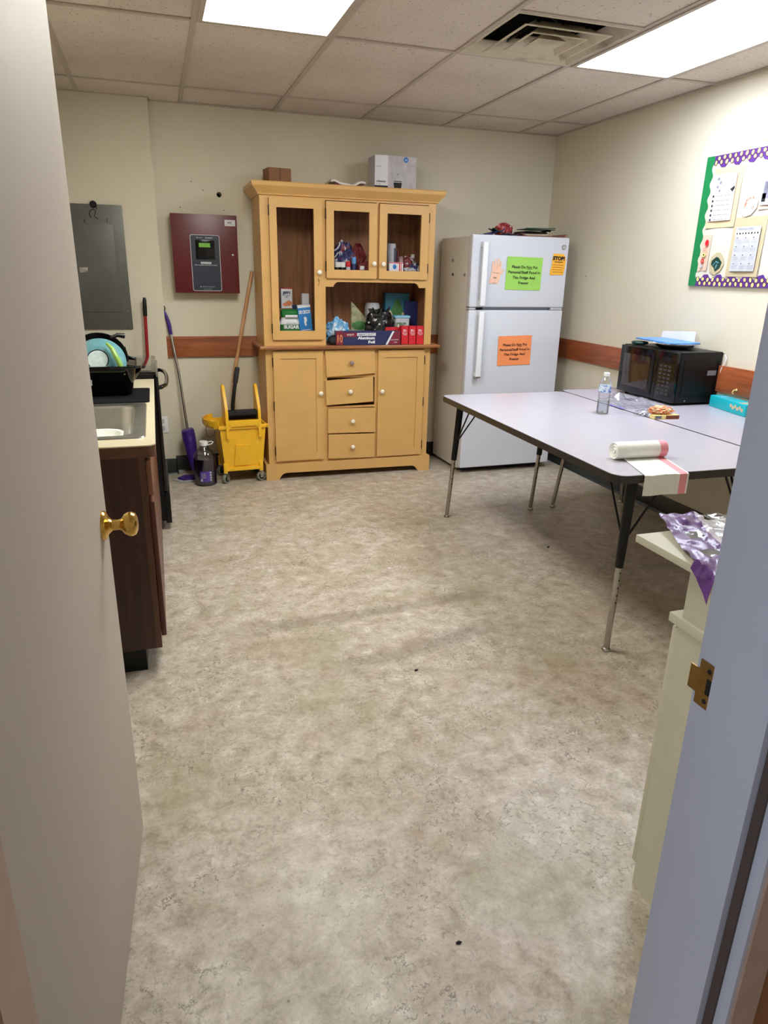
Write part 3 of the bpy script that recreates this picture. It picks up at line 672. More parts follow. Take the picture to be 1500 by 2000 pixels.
for i, x in enumerate((1.703, 1.762, 1.822)):
    lab = ('leftmost of the three small bright red boxes right of the foil box', 'middle one of the three small bright red boxes on the ledge', 'rightmost of the three small bright red boxes, beside the hutch stile')[i]
    r = bxt('red_box', lab, 'box', x, 4.865, ZS, .052, .05, .127, 'bred', (.04, 0, -.03)[i], 'small red boxes on the hutch ledge')
    MB().text('JELL', (0, -.0258, .09), .014, 0, .03, bold=.03).box(-.018, .018, -.0262, -.0252, .076, .080, 0).box(-.012, .016, -.0262, -.0252, .065, .068, 0).build('print', 'paper', r, smooth=False)
bxt('low_red_box', 'dark red box with white top lying behind the foil box', 'box', 1.60, 4.93, ZS, .16, .07, .115, 'bred')
# black trash bag ball
bb = MB(); bb.blob((0, 0, .105), (.10, .06, .105), .22, 9, 0, 4, 3, flat=-.104)
for k in range(7):
    a = k*.9; bb.tube([(.05*math.cos(a), .03*math.sin(a), .17), (.065*math.cos(a+.2), .04*math.sin(a), .21+.008*math.sin(k*3)), (.08*math.cos(a+.3), .045*math.sin(a), .225+.01*math.cos(k*5))], [.02, .012, .004], 0, 6)
solo('black_bag', 'crumpled shiny black plastic bag on the ledge behind the foil box', 'bag', bb, plain('black_film', (14, 14, 16), .25, coat=.3), (1.545, 4.955, ZS+.02))
# clear blue crumpled bag
solo('blue_bag', 'crumpled clear blue plastic bag at the left of the open hutch bay', 'bag', MB().blob((0, 0, .075), (.075, .05, .085), .35, 10, 0, 4, 5, flat=-.072, bands=lambda c: 1 if noise.noise(c*28) > .12 else 0), [plain('blue_film', (96, 160, 206), .25, var=.3, scale=50), plain('pale_film', (186, 206, 222), .2, var=.2, scale=50)], (1.226, 4.93, ZS))
solo('dark_pouch', 'small black pouch under the blue bag at the left of the open hutch bay', 'bag', MB().blob((0, 0, .03), (.045, .03, .035), .2, 7, 0, 3, 8, flat=-.028), 'blacksoft', (1.185, 4.858, ZS))
# greens bag
gb = T('salad_bag', 'clear and green printed food bag standing behind the black bag', 'bag', (1.405, 5.03, ZS))
MB().prism([(-.055, 0), (.08, 0), (.085, .14), (.03, .20), (-.02, .255), (-.052, .285)], 'y', -.012, .012, bev=.004).build('bag_body', dirty('leafy_film', (176, 168, 140), (132, 136, 96), 30, .4, .7, .25), gb)
MB().blob((.01, -.014, .12), (.055, .006, .03), .2, 6, 0, 3, 2).build('leaf_print', 'grn2', gb)
bxt('white_tray', 'white flat tray lying on the ledge behind the foil box', 'tray', 1.37, 5.0, ZS+.002, .30, .13, .085, 'ltgrey').location.y = 5.0
solo('round_container', 'clear and white round container at the back of the open hutch bay', 'container', MB().lathe([(.05, 0), (.052, .1), (.055, .19), (.057, .2), (.055, .255), (.045, .275), (0, .277)]), 'ltgrey', (1.54, 5.12, ZS))
tb = bxt('tissue_box', 'tall teal blue box with a green leaf picture at the back of the open bay', 'box', 1.725, 5.12, ZS, .185, .06, .345, plain('teal_dim', (40, 108, 132), .5, var=.1))
MB().prism([(0, .14), (.03, .17), (.045, .22), (.025, .28), (0, .305), (-.025, .28), (-.045, .22), (-.03, .17)], 'y', -.0315, -.0305, 0).prism([(-.09, .13), (.09, .13), (.09, .18), (.05, .21), (-.02, .17), (-.05, .22), (-.075, .24), (-.09, .19)], 'y', -.031, -.0302, 1).build('print', ['grn2', 'tan'], tb, smooth=False)
bn = bxt('blue_binder', 'dark blue upright binder at the right end of the open hutch bay', 'binder', 1.86, 5.10, ZS, .10, .06, .29, 'dblue'); bn.location.x = 1.83
lb = T('lidded_tub', 'small clear tub with light blue lid in front of the teal box', 'container', (1.722, 4.99, ZS))
MB().prism(rrect(-.055, .055, -.04, .04, .012), 'z', 0, .175, bev=.002).build('tub', 'ltgrey', lb); MB().prism(rrect(-.062, .062, -.045, .045, .014), 'z', .175, .192, bev=.003).build('lid', 'ltblue', lb)
bxt('striped_can_box', 'small green and white carton in front of the lidded tub', 'box', 1.70, 4.925, ZS, .07, .035, .145, dirty('carton_print', (210, 212, 200), (70, 110, 70), 40), .2)
# upper middle cabinet
ZU = 1.3955
names = [('white_spice_jar', 1.215, 4.885, .020, .105, 'white', 'black', 'short black spice jar with white cap, leftmost in the middle cabinet'),
         ('spice_jar', 1.252, 4.885, .020, .105, 'white', 'black', 'second black spice jar with white cap, right of the leftmost one'),
         ('red_lid_jar', 1.292, 4.885, .016, .11, 'bred', 'ltgrey', 'small jar with a red lid beside the spice jars in the middle cabinet'),
         ('blue_lid_jar', 1.335, 4.895, .016, .14, 'sky', 'dblue', 'small dark jar with a pale blue lid in the middle cabinet')]
for nm, x, y, r, h, mc, mb_, lab in names:
    t = T(nm, lab, 'jar', (x, y, ZU)); MB().lathe([(r, 0), (r, h*.62), (r*.9, h*.7)], seg=16).build('jar', mb_, t); MB().lathe([(r*.96, h*.7), (r, h*.72), (r, h), (r*.9, h*1.02), (0, h*1.02)], seg=16).build('lid', mc, t)
solo('dark_blue_bundle', 'crumpled dark blue bag heaped in the middle glass cabinet', 'bag', MB().blob((0, 0, .10), (.085, .05, .12), .35, 10, 0, 4, 11, flat=-.10, bands=lambda c: 1 if noise.noise(c*30) > .2 else (2 if noise.noise(c*22+Vector((5, 0, 0))) > .25 else 0)), ['dblue', 'dred', 'ltgrey'], (1.29, 4.98, ZU))
solo('red_package', 'crumpled dark red package at the right of the middle glass cabinet', 'bag', MB().blob((0, 0, .09), (.055, .04, .13), .3, 7, 0, 4, 15, flat=-.09), 'dred', (1.385, 4.97, ZU))
rp = MB().hexa([(-.035, -.02, 0), (.035, -.02, 0), (.035, .02, 0), (-.035, .02, 0)], [(-.04, -.015, .09), (.04, -.015, .12), (.04, .015, .12), (-.04, .015, .09)], 0)
rp.box(-.03, .0, -.0205, -.018, .06, .085, 1)
solo('red_pouch', 'small red pouch with a white corner at the front right of the middle cabinet', 'pouch', rp, ['dred', 'paper'], (1.405, 4.895, ZU), smooth=False)
solo('curled_utensil', 'pale curled plastic strap sticking up on the left of the middle cabinet', 'strap', MB().tube([(-.03, 0, .13), (-.015, 0, .155), (.01, -.01, .165), (.03, -.01, .18), (.042, -.01, .205), (.036, -.01, .215)], .005).tube([(-.02, -.01, .08), (-.01, -.01, .11), (.012, -.01, .125), (.03, -.01, .15)], .005), 'ltgrey', (1.2, 4.93, ZU+.02))
# upper right cabinet
cn = T('white_can', 'tall white can with a printed side in the right glass cabinet', 'can', (1.638, 5.0, ZU))
MB().lathe([(.034, 0), (.034, .235), (.032, .24), (0, .24)], seg=24).build('can_body', 'ltgrey', cn)
MB().box(.012, .030, -.0345, -.018, .05, .21).build('printed_label', plain('can_print', (60, 64, 80), .5, var=.8, scale=120), cn, smooth=False)
wb_ = bxt('striped_box', 'small white box with blue and red print at the front of the right cabinet', 'box', 1.635, 4.885, ZU, .105, .03, .115, 'paper', .05)
MB().disc((-.012, -.0162, .085), .014, .016, 0, .0008, 16).box(.022, .03, -.0162, -.0152, .05, .11, 1).box(.036, .041, -.0162, -.0152, .05, .11, 1).box(-.052, .052, -.0162, -.0152, .108, .113, 1).build('print', ['blue', 'bred'], wb_, smooth=False)
solo('dark_red_bottle', 'dark red squeeze bottle with narrow neck behind the striped box', 'bottle', MB().lathe([(.026, 0), (.026, .15), (.01, .175), (.008, .205), (0, .205)], seg=16), 'dred', (1.70, 5.03, ZU))
solo('clear_tumbler', 'small clear patterned jar beside the white can', 'jar', MB().lathe([(.018, 0), (.02, .13), (.015, .15), (.012, .155), (0, .156)], seg=16), plain('speckled_glass', (150, 120, 120), .2, var=.5, scale=80), (1.69, 4.93, ZU))
solo('red_heap', 'heap of small red packets in the right glass cabinet', 'packets', MB().blob((0, 0, .07), (.05, .035, .075), .4, 9, 0, 4, 21, flat=-.07, bands=lambda c: 1 if noise.noise(c*35) > .25 else 0), ['dred', 'ltgrey'], (1.742, 4.93, ZU))
solo('grey_packets', 'pile of grey and dark foil packets at the right front of the right cabinet', 'packets', MB().blob((0, 0, .04), (.048, .03, .05), .4, 8, 0, 4, 25, flat=-.04, bands=lambda c: 1 if noise.noise(c*30) > .1 else 0), ['ltgrey', 'dblue'], (1.785, 4.89, ZU+.01))
t = T('salt_shaker', 'small shaker with a white cap at the far right of the right cabinet', 'shaker', (1.80, 4.99, ZU)); MB().lathe([(.016, 0), (.014, .15)], seg=14).build('shaker_body', 'ltgrey', t); MB().lathe([(.014, .15), (.015, .172), (0, .175)], seg=14).build('cap', 'white', t)

# ------------------------------------------------------------------ fridge
FX, FY, FW = 2.112, 4.655, .765
FT = T('refrigerator', 'white two door refrigerator with paper notices, right of the yellow hutch', 'refrigerator', (FX, FY, 0), .02)
MB().box(.004, FW-.004, .068, .545, .03, 1.69, bev=.004).build('cabinet_body', 'fridgeside', FT)
MB().box(.012, FW-.012, .058, .070, .06, 1.685).build('gasket', 'gasket', FT)
def fdoor(nm, z0, z1, h0, h1):
    d = MB().box(0, FW, 0, .058, z0, z1, bev=.009, seg=3).build(nm, 'fridge', FT)
    mb = MB(); hx0, hx1 = .062, .102
    mb.box(hx0, hx1, -.048, -.030, h0, h1, bev=.006, seg=3)
    for a, b in ((h0, h0+.035), (h1-.035, h1)): mb.box(hx0+.004, hx1-.004, -.034, .002, a, b, bev=.003)
    mb.build('handle', plain('handle_white', (236, 238, 244), .18, var=.01), d)
    if h1-h0 > .45: pass
    return d
d1 = fdoor('fridge_door', .045, 1.203, .735, 1.195)
MB().box(.064, .100, -.050, -.003, .730, .742, bev=.003).build('handle_cap', 'steel', d1)
d2 = fdoor('freezer_door', 1.222, 1.702, 1.232, 1.655)
bd = MB().disc((.722, -.003, 1.637), .017, .017, 0, .004, 24).disc((.722, -.0036, 1.637), .012, .012, 1, .001, 20).build('badge', ['steel', 'ltgrey'], d2); bd['label'] = 'small round grey maker badge'
MB().box(.11, .64, .006, .05, 1.202, 1.223).build('door_gap', 'gasket', FT)
MB().box(.66, .755, .0, .05, 1.204, 1.221, bev=.002).build('hinge_cover', 'ltgrey', FT); MB().box(0, .05, .0, .05, 1.206, 1.218).build('hinge_cover', 'ltgrey', FT)
MB().box(.03, FW-.03, .075, .10, .012, .06).build('kick_grille', 'blacksoft', FT)
mb = MB(); mb.lathe([(.018, 0), (.018, .012), (.008, .012), (.008, .045)], (.05, .10, 0)); mb.lathe([(.018, 0), (.018, .012), (.008, .012), (.008, .045)], (FW-.05, .10, 0)); mb.box(.02, .09, .06, .12, .03, .05).box(FW-.11, FW-.03, .06, .12, .03, .05)
mb.lathe([(.018, 0), (.018, .035)], (.05, .5, 0)); mb.lathe([(.018, 0), (.018, .035)], (FW-.05, .5, 0))
mb.build('feet', 'grey', FT)
# notices on the doors
CF = Matrix.Rotation(.02, 4, 'Z')
def onfridge(x, z, y=-.0012):
    v = CF @ Vector((x, y, z)); return (FX+v.x, FY+v.y, z)
def note(nm, lab, x, z, wd, ht, mat, lines, hh, skew=0, step=None, bold=.012):
    t = T(nm, lab, 'notice', onfridge(x, z), 0, rot=(0, skew, .02))
    MB().sheet(lambda u, v: (-wd/2+wd*u, -.002-.003*(u-.5)**2*4*v, ht*v), 10, 8, 0, .0006).build('sheet', mat, t)
    mb = MB(); step = step or hh*1.62
    for i, (s_, ww) in enumerate(lines):
        mb.text(s_, (0, -.0062, ht*.66-i*step), hh, 0, ww, bold=bold)
    return t, mb
L4 = [('Please Do Not Put', .205), ('Personal/Staff Food In', .255), ('This Fridge And', .180), ('Freezer', .082)]
t, mb = note('notice', 'bright green paper notice taped on the freezer door of the refrigerator', .412, 1.342, .284, .222, 'sgreen', L4, .0185, .012, .0355)
mb.box(.022, .062, -.0064, -.0058, .1405, .1425); mb.build('lettering', 'ink', t, smooth=False)
t, mb = note('notice', 'orange paper notice taped on the lower door of the refrigerator', .388, .812, .272, .212, 'sorange', [(a, b*.96) for a, b in L4], .0175, -.02, .034)
mb.box(.021, .059, -.0064, -.0058, .1340, .1358); mb.build('lettering', 'ink', t, smooth=False)
t = T('stop_note', 'small amber torn note with a handwritten warning at the top right of the freezer door', 'notice', onfridge(.685, 1.447), 0, rot=(0, .02, .02))
MB().prism([(-.06, 0), (.05, .004), (.056, .05), (.06, .10), (.052, .13), (.035, .146), (-.045, .146), (-.05, .12), (-.056, .10), (-.05, .08), (-.055, .05), (-.062, .03)], 'y', -.003, -.002).build('sheet', 'syellow', t, smooth=False)
mb = MB().text('STOP!', (0, -.0034, .103), .024, 0, .098, bold=.07).box(-.035, .035, -.0036, -.003, .088, .093, 0)
for i in range(4): mb.box(-.048+.004*(i % 2), .045-.006*(i % 3), -.0036, -.003, .068-.016*i, .0705-.016*i, 1)
mb.build('lettering', ['ink', 'brown'], t, smooth=False)
# paper hand cut-out
t = T('paper_hand', 'cut-out paper hand drawing taped beside the freezer handle', 'notice', onfridge(.185, 1.38), 0, rot=(0, .06, .02))
hp = [(-.04, 0), (.03, .004), (.034, .04), (.038, .06), (.058, .085), (.060, .10), (.052, .104), (.036, .088), (.036, .13), (.037, .155), (.027, .157), (.024, .125), (.020, .128), (.018, .168), (.006, .170), (.004, .128), (.0, .128), (-.004, .164), (-.016, .163), (-.016, .124), (-.02, .124), (-.026, .15), (-.036, .146), (-.034, .10), (-.036, .05), (-.045, .02)]
MB().prism(hp, 'y', -.003, -.002).build('sheet', 'skin', t, smooth=False)
MB().text('Please', (0, -.0034, .072), .006, 0, .05, bold=0).text('STOP', (-.002, -.0034, .035), .012, 0, .026, bold=.02).text('-thank you', (.0, -.0034, .006), .005, 0, .03, bold=0).build('lettering', 'ink', t, smooth=False)
for i, (yy, zz, m_) in enumerate(((4.975, 1.536, 'grey'), (4.962, 1.438, 'dgreen'), (4.76, 1.436, 'grey'))):
    solo('magnet', ('topmost small grey magnet on the left side of the refrigerator', 'small dark green magnet under the topmost magnet on the refrigerator side', 'small grey magnet nearest the doors on the refrigerator side')[i], 'magnet', MB().lathe([(0, 0), (.009, 0), (.011, .004), (.008, .009), (0, .010)], (0, 0, 0), '-x', 0, 14), m_, (FX+.004-(yy-FY)*.02, yy, zz), .02, 'magnets on the refrigerator side')
# stuff on top of the fridge (z 1.69)
ZF = 1.702
bt = T('woven_tray', 'thin reddish brown wooden tray lying on top of the refrigerator', 'tray', (2.70, 4.80, ZF))
MB().prism([(-.17, 0), (.15, 0), (.17, .022), (.165, .024), (.145, .008), (-.165, .008), (-.19, .024), (-.195, .022)], 'y', -.10, .10, bev=.001).build('tray_body', wood('tray_wood', (86, 44, 34), (140, 86, 62), 'x'), bt)
solo('black_lid', 'flat black lid stacked on the brown tray on the refrigerator', 'pan', MB().lathe([(0, 0), (.12, 0), (.135, .006), (.12, .012), (.02, .02), (0, .02)], sy=.7).tube([(.08, 0, .014), (.14, 0, .024), (.16, 0, .022)], .006), 'blackgloss', (2.64, 4.82, ZF+.025))  # flat black lid with a handle
solo('green_tray', 'thin dark green tray on top of the black lid on the refrigerator', 'tray', MB().box(-.12, .12, -.07, .07, 0, .005, bev=.002).tube([(-.12, -.07, .006), (.12, -.07, .012)], .003), 'dgreen', (2.69, 4.84, ZF+.052))
solo('red_produce_bag', 'crumpled red mesh bag on the left of the refrigerator top', 'bag', MB().blob((0, 0, .04), (.062, .05, .05), .22, 8, 0, 4, 31, flat=-.04), dirty('red_mesh', (132, 34, 36), (196, 92, 88), 40, .5, .65, .3), (2.44, 4.86, ZF), )
solo('dark_green_bag', 'folded dark green and purple bag left of the red mesh bag on the refrigerator', 'bag', MB().sheet(lambda u, v: (-.14+.2*u, -.05+.1*v, .005+.05*max(0, (u-.2))**1.3*1.2+.006*math.sin(u*19+v*5)), 20, 6, 0, .006).sheet(lambda u, v: (-.02+.12*u, -.06+.1*v, .052-.045*u+.004*math.sin(v*9)), 10, 6, 1, .005), ['dblue', 'dgreen'], (2.36, 4.86, ZF))
solo('purple_strip', 'flat dark purple wrapper between the red bag and the trays on the refrigerator', 'wrapper', MB().sheet(lambda u, v: (-.08+.18*u, -.05+.1*v, .012+.006*math.sin(u*11)+.005*math.cos(v*7)), 14, 6, 0, .006), plain('plum', (54, 30, 60), .5, var=.4, scale=40), (2.48, 4.80, ZF))

# ------------------------------------------------------------------ tables
TZ = .765
def table(x0, x1, y0, y1, label, legs, rz=0):
    t = T('folding_table', label, 'table', ((x0+x1)/2, (y0+y1)/2, 0), rz, 'work tables pushed together')
    a, b = (x1-x0)/2, (y1-y0)/2
    MB().prism(rrect(-a, a, -b, b, .055), 'z', TZ-.028, TZ, 0).build('tabletop', 'lam', t)
    # edge band
    mb = MB(); po = rrect(-a-.003, a+.003, -b-.003, b+.003, .058); n = len(po); pi_ = rrect(-a, a, -b, b, .055)
    vs = [[mb.bm.verts.new((p[0], p[1], z)) for p in P_] for P_, z in ((po, TZ-.030), (po, TZ-.001), (pi_, TZ+.0006), (pi_, TZ-.030))]
    for q in range(4):
        A, B = vs[q], vs[(q+1) % 4]
        for i in range(n): mb.bm.faces.new((A[i], A[(i+1) % n], B[(i+1) % n], B[i]))
    mb.build('edge_band', 'lamedge', t)
    # steel apron rails under the top
    MB().box(-a+.10, a-.10, -b+.12, -b+.15, TZ-.05, TZ-.029).box(-a+.10, a-.10, b-.15, b-.12, TZ-.05, TZ-.029).build('under_rail', 'black', t)
    for sx_, sy_, fx, fy in legs:
        tx, ty = sx_*(a-(.13 if sx_ > 0 else .108)), sy_*(b-.055); fx -= (x0+x1)/2; fy -= (y0+y1)/2
        top = Vector((tx, ty, TZ-.029)); ft = Vector((fx, fy, .012)); mid = top.lerp(ft, .50)
        l = MB().tube([top, top.lerp(ft, .05), mid], [.021, .021, .0165], seg=14).build('leg', 'black', t); l['label'] = 'black tapered leg with a chrome extension'
        MB().tube([mid, ft], .0125, seg=12).build('chrome_extension', 'steel', l)
        MB().lathe([(.017, 0), (.019, .004), (.016, .012), (.010, .016)], (fx, fy, 0), seg=14).build('foot_glide', 'steel', l)
        mb = MB()
        for k in range(5):
            p = mid.lerp(ft, .06+.09*k); mb.lathe([(0, .0135), (.0035, .0132)], p, 'y', 0, 8)
        mb.build('adjustment_hole', 'black', l)
        j = top.lerp(ft, .36)
        mb = MB(); mb.tube([(tx-sx_*.16, ty, TZ-.03), j], .0045, seg=8).tube([(tx, ty-sy_*.16, TZ-.03), j], .0045, seg=8); mb.build('brace', 'black', l)
    return t
table(1.553, 2.366, 2.012, 3.778, 'grey laminate work table nearest the room centre, holding the bag roll', [(-1, -1, 1.661, 2.082), (-1, 1, 1.625, 3.765), (1, 1, 2.215, 3.779), (1, -1, 2.21, 2.09)], -.018)
table(2.378, 2.996, 2.0, 3.82, 'grey laminate table against the right wall holding the microwave', [(-1, 1, 2.389, 3.781), (1, 1, 2.90, 3.76), (-1, -1, 2.45, 2.09), (1, -1, 2.92, 2.09)], -.016)

# ------------------------------------------------------------------ microwave
MZ = TZ+.0006
MW = T('microwave', 'black countertop microwave on the table against the right wall', 'microwave', (2.714, 3.70, MZ), -PI/2)
# local x -> -world y ; local y -> +world x
W_, D_, Hh = .512, .305, .293
MB().box(0, W_, .022, D_, .012, Hh, bev=.006).build('case', 'black', MW)
mb = MB(); mb.box(.004, .352, 0, .022, .014, Hh-.003, bev=.006, seg=3); dd = mb.build('door', 'blackgloss', MW)
MB().box(.045, .285, -.0012, .001, .055, .245, bev=.0004).build('door_window', plain('window_mesh', (42, 30, 24), .12, var=.2, scale=90, coat=.5), dd)
MB().box(.302, .326, -.004, .0, .03, .265, bev=.0015).build('door_stile', 'black', dd)
mb = MB(); mb.box(.355, W_-.002, 0, .022, .014, Hh-.003, bev=.005, seg=3); cp = mb.build('control_panel', 'blackgloss', MW)
mb = MB()
for r_ in range(8):
    for c_ in range(3): mb.box(.375+c_*.036, .400+c_*.036, -.0012, .0, .05+r_*.022, .062+r_*.022)
bu = mb.build('button', plain('button_grey', (52, 50, 50), .4), cp)
MB().box(.38, .47, -.0012, .0, .232, .258).build('display', 'black', cp)
# recessed side panel on the near side (local +x)
mb = MB(); mb.box(W_, W_+.003, .05, D_-.02, .04, .05).box(W_, W_+.003, .05, D_-.02, Hh-.05, Hh-.04).box(W_, W_+.003, .05, .056, .05, Hh-.05).box(W_, W_+.003, D_-.026, D_-.02, .05, Hh-.05)
mb.build('side_panel', 'black', MW)
MB().box(W_+.0005, W_+.0022, .215, .275, .165, .192).build('rating_label', 'grey', MW)
MB().lathe([(0, .002), (.004, .002), (.005, 0)], (W_, .09, .025), 'x', 0, 10).build('screw', 'steel', MW)
mb = MB()
for a in (.05, W_-.05):
    for b in (.05, D_-.05): mb.lathe([(.013, 0), (.014, .013)], (a, b, 0), seg=12)
mb.build('feet', 'black', MW)
MB().tube([(W_-.02, D_, Hh-.01), (W_+.01, D_+.008, Hh-.008)], .003).build('bracket', 'steel', MW)
mtop = MZ+Hh
# plates and tray on it
pt = [(0, 0), (.075, 0), (.085, .006), (.105, .014), (.107, .016), (.1, .0155), (.08, .009), (0, .006)]
solo('dark_plate', 'dark round plate at the bottom of the stack on the microwave', 'plate', MB().lathe(pt, seg=32), 'black', (2.855, 3.40, mtop+.0006))
solo('white_plate', 'white round plate on the dark plate on the microwave', 'plate', MB().lathe([(0, 0), (.08, 0), (.095, .006), (.122, .012), (.125, .014), (.12, .0145), (.09, .009), (0, .006)], seg=32), 'white', (2.86, 3.40, mtop+.017))
solo('blue_tray', 'flat light blue plastic tray lying over the plates on the microwave', 'tray', MB().prism(rrect(-.19, .19, -.10, .10, .03), 'z', 0, .008, bev=.003), 'sky', (2.87, 3.485, mtop+.0315), 0, rot=(.0, .0, PI/2-.05))
solo('spiral_holder', 'dark green coiled pot holder under the left end of the blue tray', 'pot holder', MB().tube([(-.03, 0, .012), (-.015, .03, .012), (.02, .03, .012), (.045, .005, .012), (.04, -.03, .012), (0, -.04, .012), (-.03, -.02, .013), (-.03, 0, .012)], .009).box(-.02, .03, -.02, .02, .002, .016, 1), ['dgreen', 'dblue'], (2.78, 3.63, mtop))
solo('white_envelope', 'white sheet of paper leaning upright on the wall behind the microwave', 'paper', MB().sheet(lambda u, v: (.012*u*v, -.17+.30*u, (.01+.085*v-.02*u*v)), 8, 6, 0, .001), 'paper', (2.985, 3.56, mtop+.0))
# cord hanging at the back right of the microwave
solo('power_cord', 'thin white cord hanging behind the microwave near corner', 'cord', MB().tube([(0, 0, 0), (.004, -.012, -.02), (0, -.008, -.05), (-.004, .004, -.08), (0, .01, -.13)], .003, seg=8), 'white', (3.008, 3.165, mtop-.01))
solo('cup_hook', 'small brass cup hook screwed into the wooden rail on the right wall', 'hook', MB().tube([(0, 0, 0), (-.018, 0, 0), (-.026, 0, -.008), (-.024, 0, -.018), (-.016, 0, -.02)], .0028, seg=8).lathe([(.007, 0), (.007, .003), (0, .003)], (0, 0, 0), '-x', 0, 10), 'yell', (XR-.0215, 3.03, .872))

# water bottle
wb2 = T('water_bottle', 'clear plastic water bottle with a blue label standing on the grey table', 'bottle', (2.198, 3.085, TZ+.0006))
prof = [(.024, 0), (.031, .004)]
z = .012
while z < .112: prof += [(.0315, z), (.0295, z+.006)]; z += .012
prof += [(.0315, .118), (.0315, .15), (.029, .162), (.020, .182), (.0135, .192), (.0130, .198)]
MB().lathe(prof, seg=24).build('bottle_body', 'bottle', wb2)
MB().lathe([(.0302, .001), (.0302, .062), (0, .0622)], seg=24).build('water', clear('water', (.86, .9, .93), .05, .02), wb2)
MB().lathe([(.0318, .112), (.0318, .148)], seg=24, mats=[0]).build('wrap_label', dirty('label_print', (214, 226, 240), (70, 120, 190), 60, .5, .6), wb2)
MB().lathe([(.0150, .194), (.0155, .196), (.0155, .209), (.014, .211), (0, .211)], seg=20).build('cap', 'white', wb2)
# zip bag
def zb(u, v):
    x = -.16+.32*u; y = -.11+.22*v
    z = .003+.055*math.exp(-((u-.72)**2/.02+(v-.68)**2/.05))+.035*math.exp(-((u-.5)**2/.01+(v-.2)**2/.06))+.010*abs(noise.noise(Vector((u*5, v*5, 2))))+.012*abs(noise.noise(Vector((u*11, v*9, 4))))
    return (x, y, z)
zt_ = T('zip_bag', 'empty clear zip bag with a purple seal strip in front of the microwave', 'bag', (2.50, 3.27, TZ+.001), PI/2-.15)
MB().sheet(zb, 34, 26).build('bag_film', 'bagclear', zt_)
MB().sheet(lambda u, v: (.06+.018*v-.20*0, 0, 0), 1, 1).bm.free()
MB().sheet(lambda u, v: (-.15+.15*u, .105+.016*v, .006+.003*math.sin(u*6)), 10, 2, 0, .001).build('seal_strip', plain('violet_strip', (110, 108, 190), .3), zt_)
# snack box
sb = T('snack_box', 'small orange and brown snack box with a crumpled wrapper on the grey table', 'box', (2.437, 2.895, TZ+.0006), -.1)
MB().box(-.07, .07, -.022, .022, 0, .02, bev=.001).build('carton', 'yell', sb, smooth=False)
MB().box(-.005, .0702, -.0226, -.0218, .001, .0195, 0).box(-.065, -.03, -.0226, -.0218, .004, .017, 1).build('print', ['brown', 'greyink'], sb, smooth=False)
solo('snack_wrapper', 'crumpled orange snack wrapper lying on the small snack box', 'wrapper', MB().blob((0, 0, .018), (.055, .028, .02), .45, 12, 0, 4, 41, flat=-.016, bands=lambda c: 1 if noise.noise(c*60) > .1 else 0), ['orange', 'tan'], (2.425, 2.92, TZ+.0205), -.2)
solo('torn_film', 'small pale greenish crumpled film beside the snack wrapper', 'wrapper', MB().blob((0, 0, .012), (.045, .04, .015), .4, 9, 0, 3, 44, flat=-.01), 'bagclear', (2.385, 2.985, TZ+.001))
# teal box
tb = T('teal_box', 'teal snack carton lying on the table beside the microwave at the right wall', 'box', (2.958, 2.985, TZ+.0006), -.19)
MB().box(-.042, .042, -.165, .165, 0, .062, bev=.003).build('carton', 'tealbox', tb)
mb = MB(); mb.prism(arc(0, .08, .03, 0, PI, 8), 'z', .0622, .0628, 0)
for k in range(8): mb.disc((-.03+.02*(k % 4), -.10-.025*(k//4), .0622), .009, .010, 1, .0008, 10, normal='z')
mb.text('Snack', (-.0, .02, .0626), .022, 0, .065, mat=Matrix.Rotation(0, 4, 'X'))
for k in range(6): mb.disc((-.0428, -.145+.02*k, .03+.008*(k % 2)), .001, .010, 1, .015, 6)
mb.build('print', ['ltblue', 'tan'], tb, smooth=False)
# bag roll
rl = T('trash_bag_roll', 'roll of white trash bags with pink stripe on the near table end', 'bag roll', (1.668, 2.238, TZ+.001), -.055)
mb = MB(); R0 = .034
for a, b in ((0, .185), (.185, .228)):
    pass
mb.lathe([(0, .004), (.008, 0), (.012, .006), (.02, .002), (.024, .005), (R0-.002, 0), (R0, .004), (R0+.0006, .05), (R0-.0004, .1), (R0+.0004, .15), (R0, .19), (R0, .224), (R0-.006, .228), (0, .226)], (0, 0, R0), 'x', 0, 40, mats=[0]*10+[1]*4)
mb.build('roll', ['bagwhite', 'pink'], rl)
def dr(u, v):     # u across (x), v along from the roll over the edge and down
    L = .232+.075; s_ = v*L
    if s_ < .222: y = -s_; z = .0022; k = s_/.222
    else:
        e = s_-.222; a = min(e/.012, 1); y = -.222-.010*math.sin(a*PI/2)-.004*math.sin(u*9); z = .0022-.008*(1-math.cos(a*PI/2))-max(0, e-.012)*1.0; k = 1
    x = .045+.185*u-(.055*s_/.22 if s_ < .222 else .055)
    return (x, y+.0, z+.0005*math.sin(u*30))
MB().sheet(dr, 24, 40, lambda u, v: 1 if .78 < u < .95 else 0, .0008).build('loose_end', ['bagwhite', 'pink'], rl)

# ------------------------------------------------------------------ cream cabinet by the door
CW = T('cream_cabinet', 'low cream cabinet with a raised shelf top beside the door jamb', 'cabinet', (1.03, .70, 0))
MB().box(0, .75, 0, .38, 0, .73).build('cabinet_body', 'cabwhite', CW, smooth=False)
MB().box(-.006, .76, 0, .405, .73, .752, bev=.002).build('counter_slab', 'cabwhite', CW)
MB().box(0, .75, 0, .372, .752, .868).build('riser', 'cabwhite', CW, smooth=False)
MB().box(-.018, .77, 0, .535, .868, .886, bev=.002).build('top_shelf', 'cabwhite', CW)
MB().box(.004, .37, .383, .399, .06, .72, bev=.001).build('cabinet_door', 'cabwhite', CW)
MB().box(.378, .746, .383, .399, .06, .72, bev=.001).build('cabinet_door', 'cabwhite', CW)
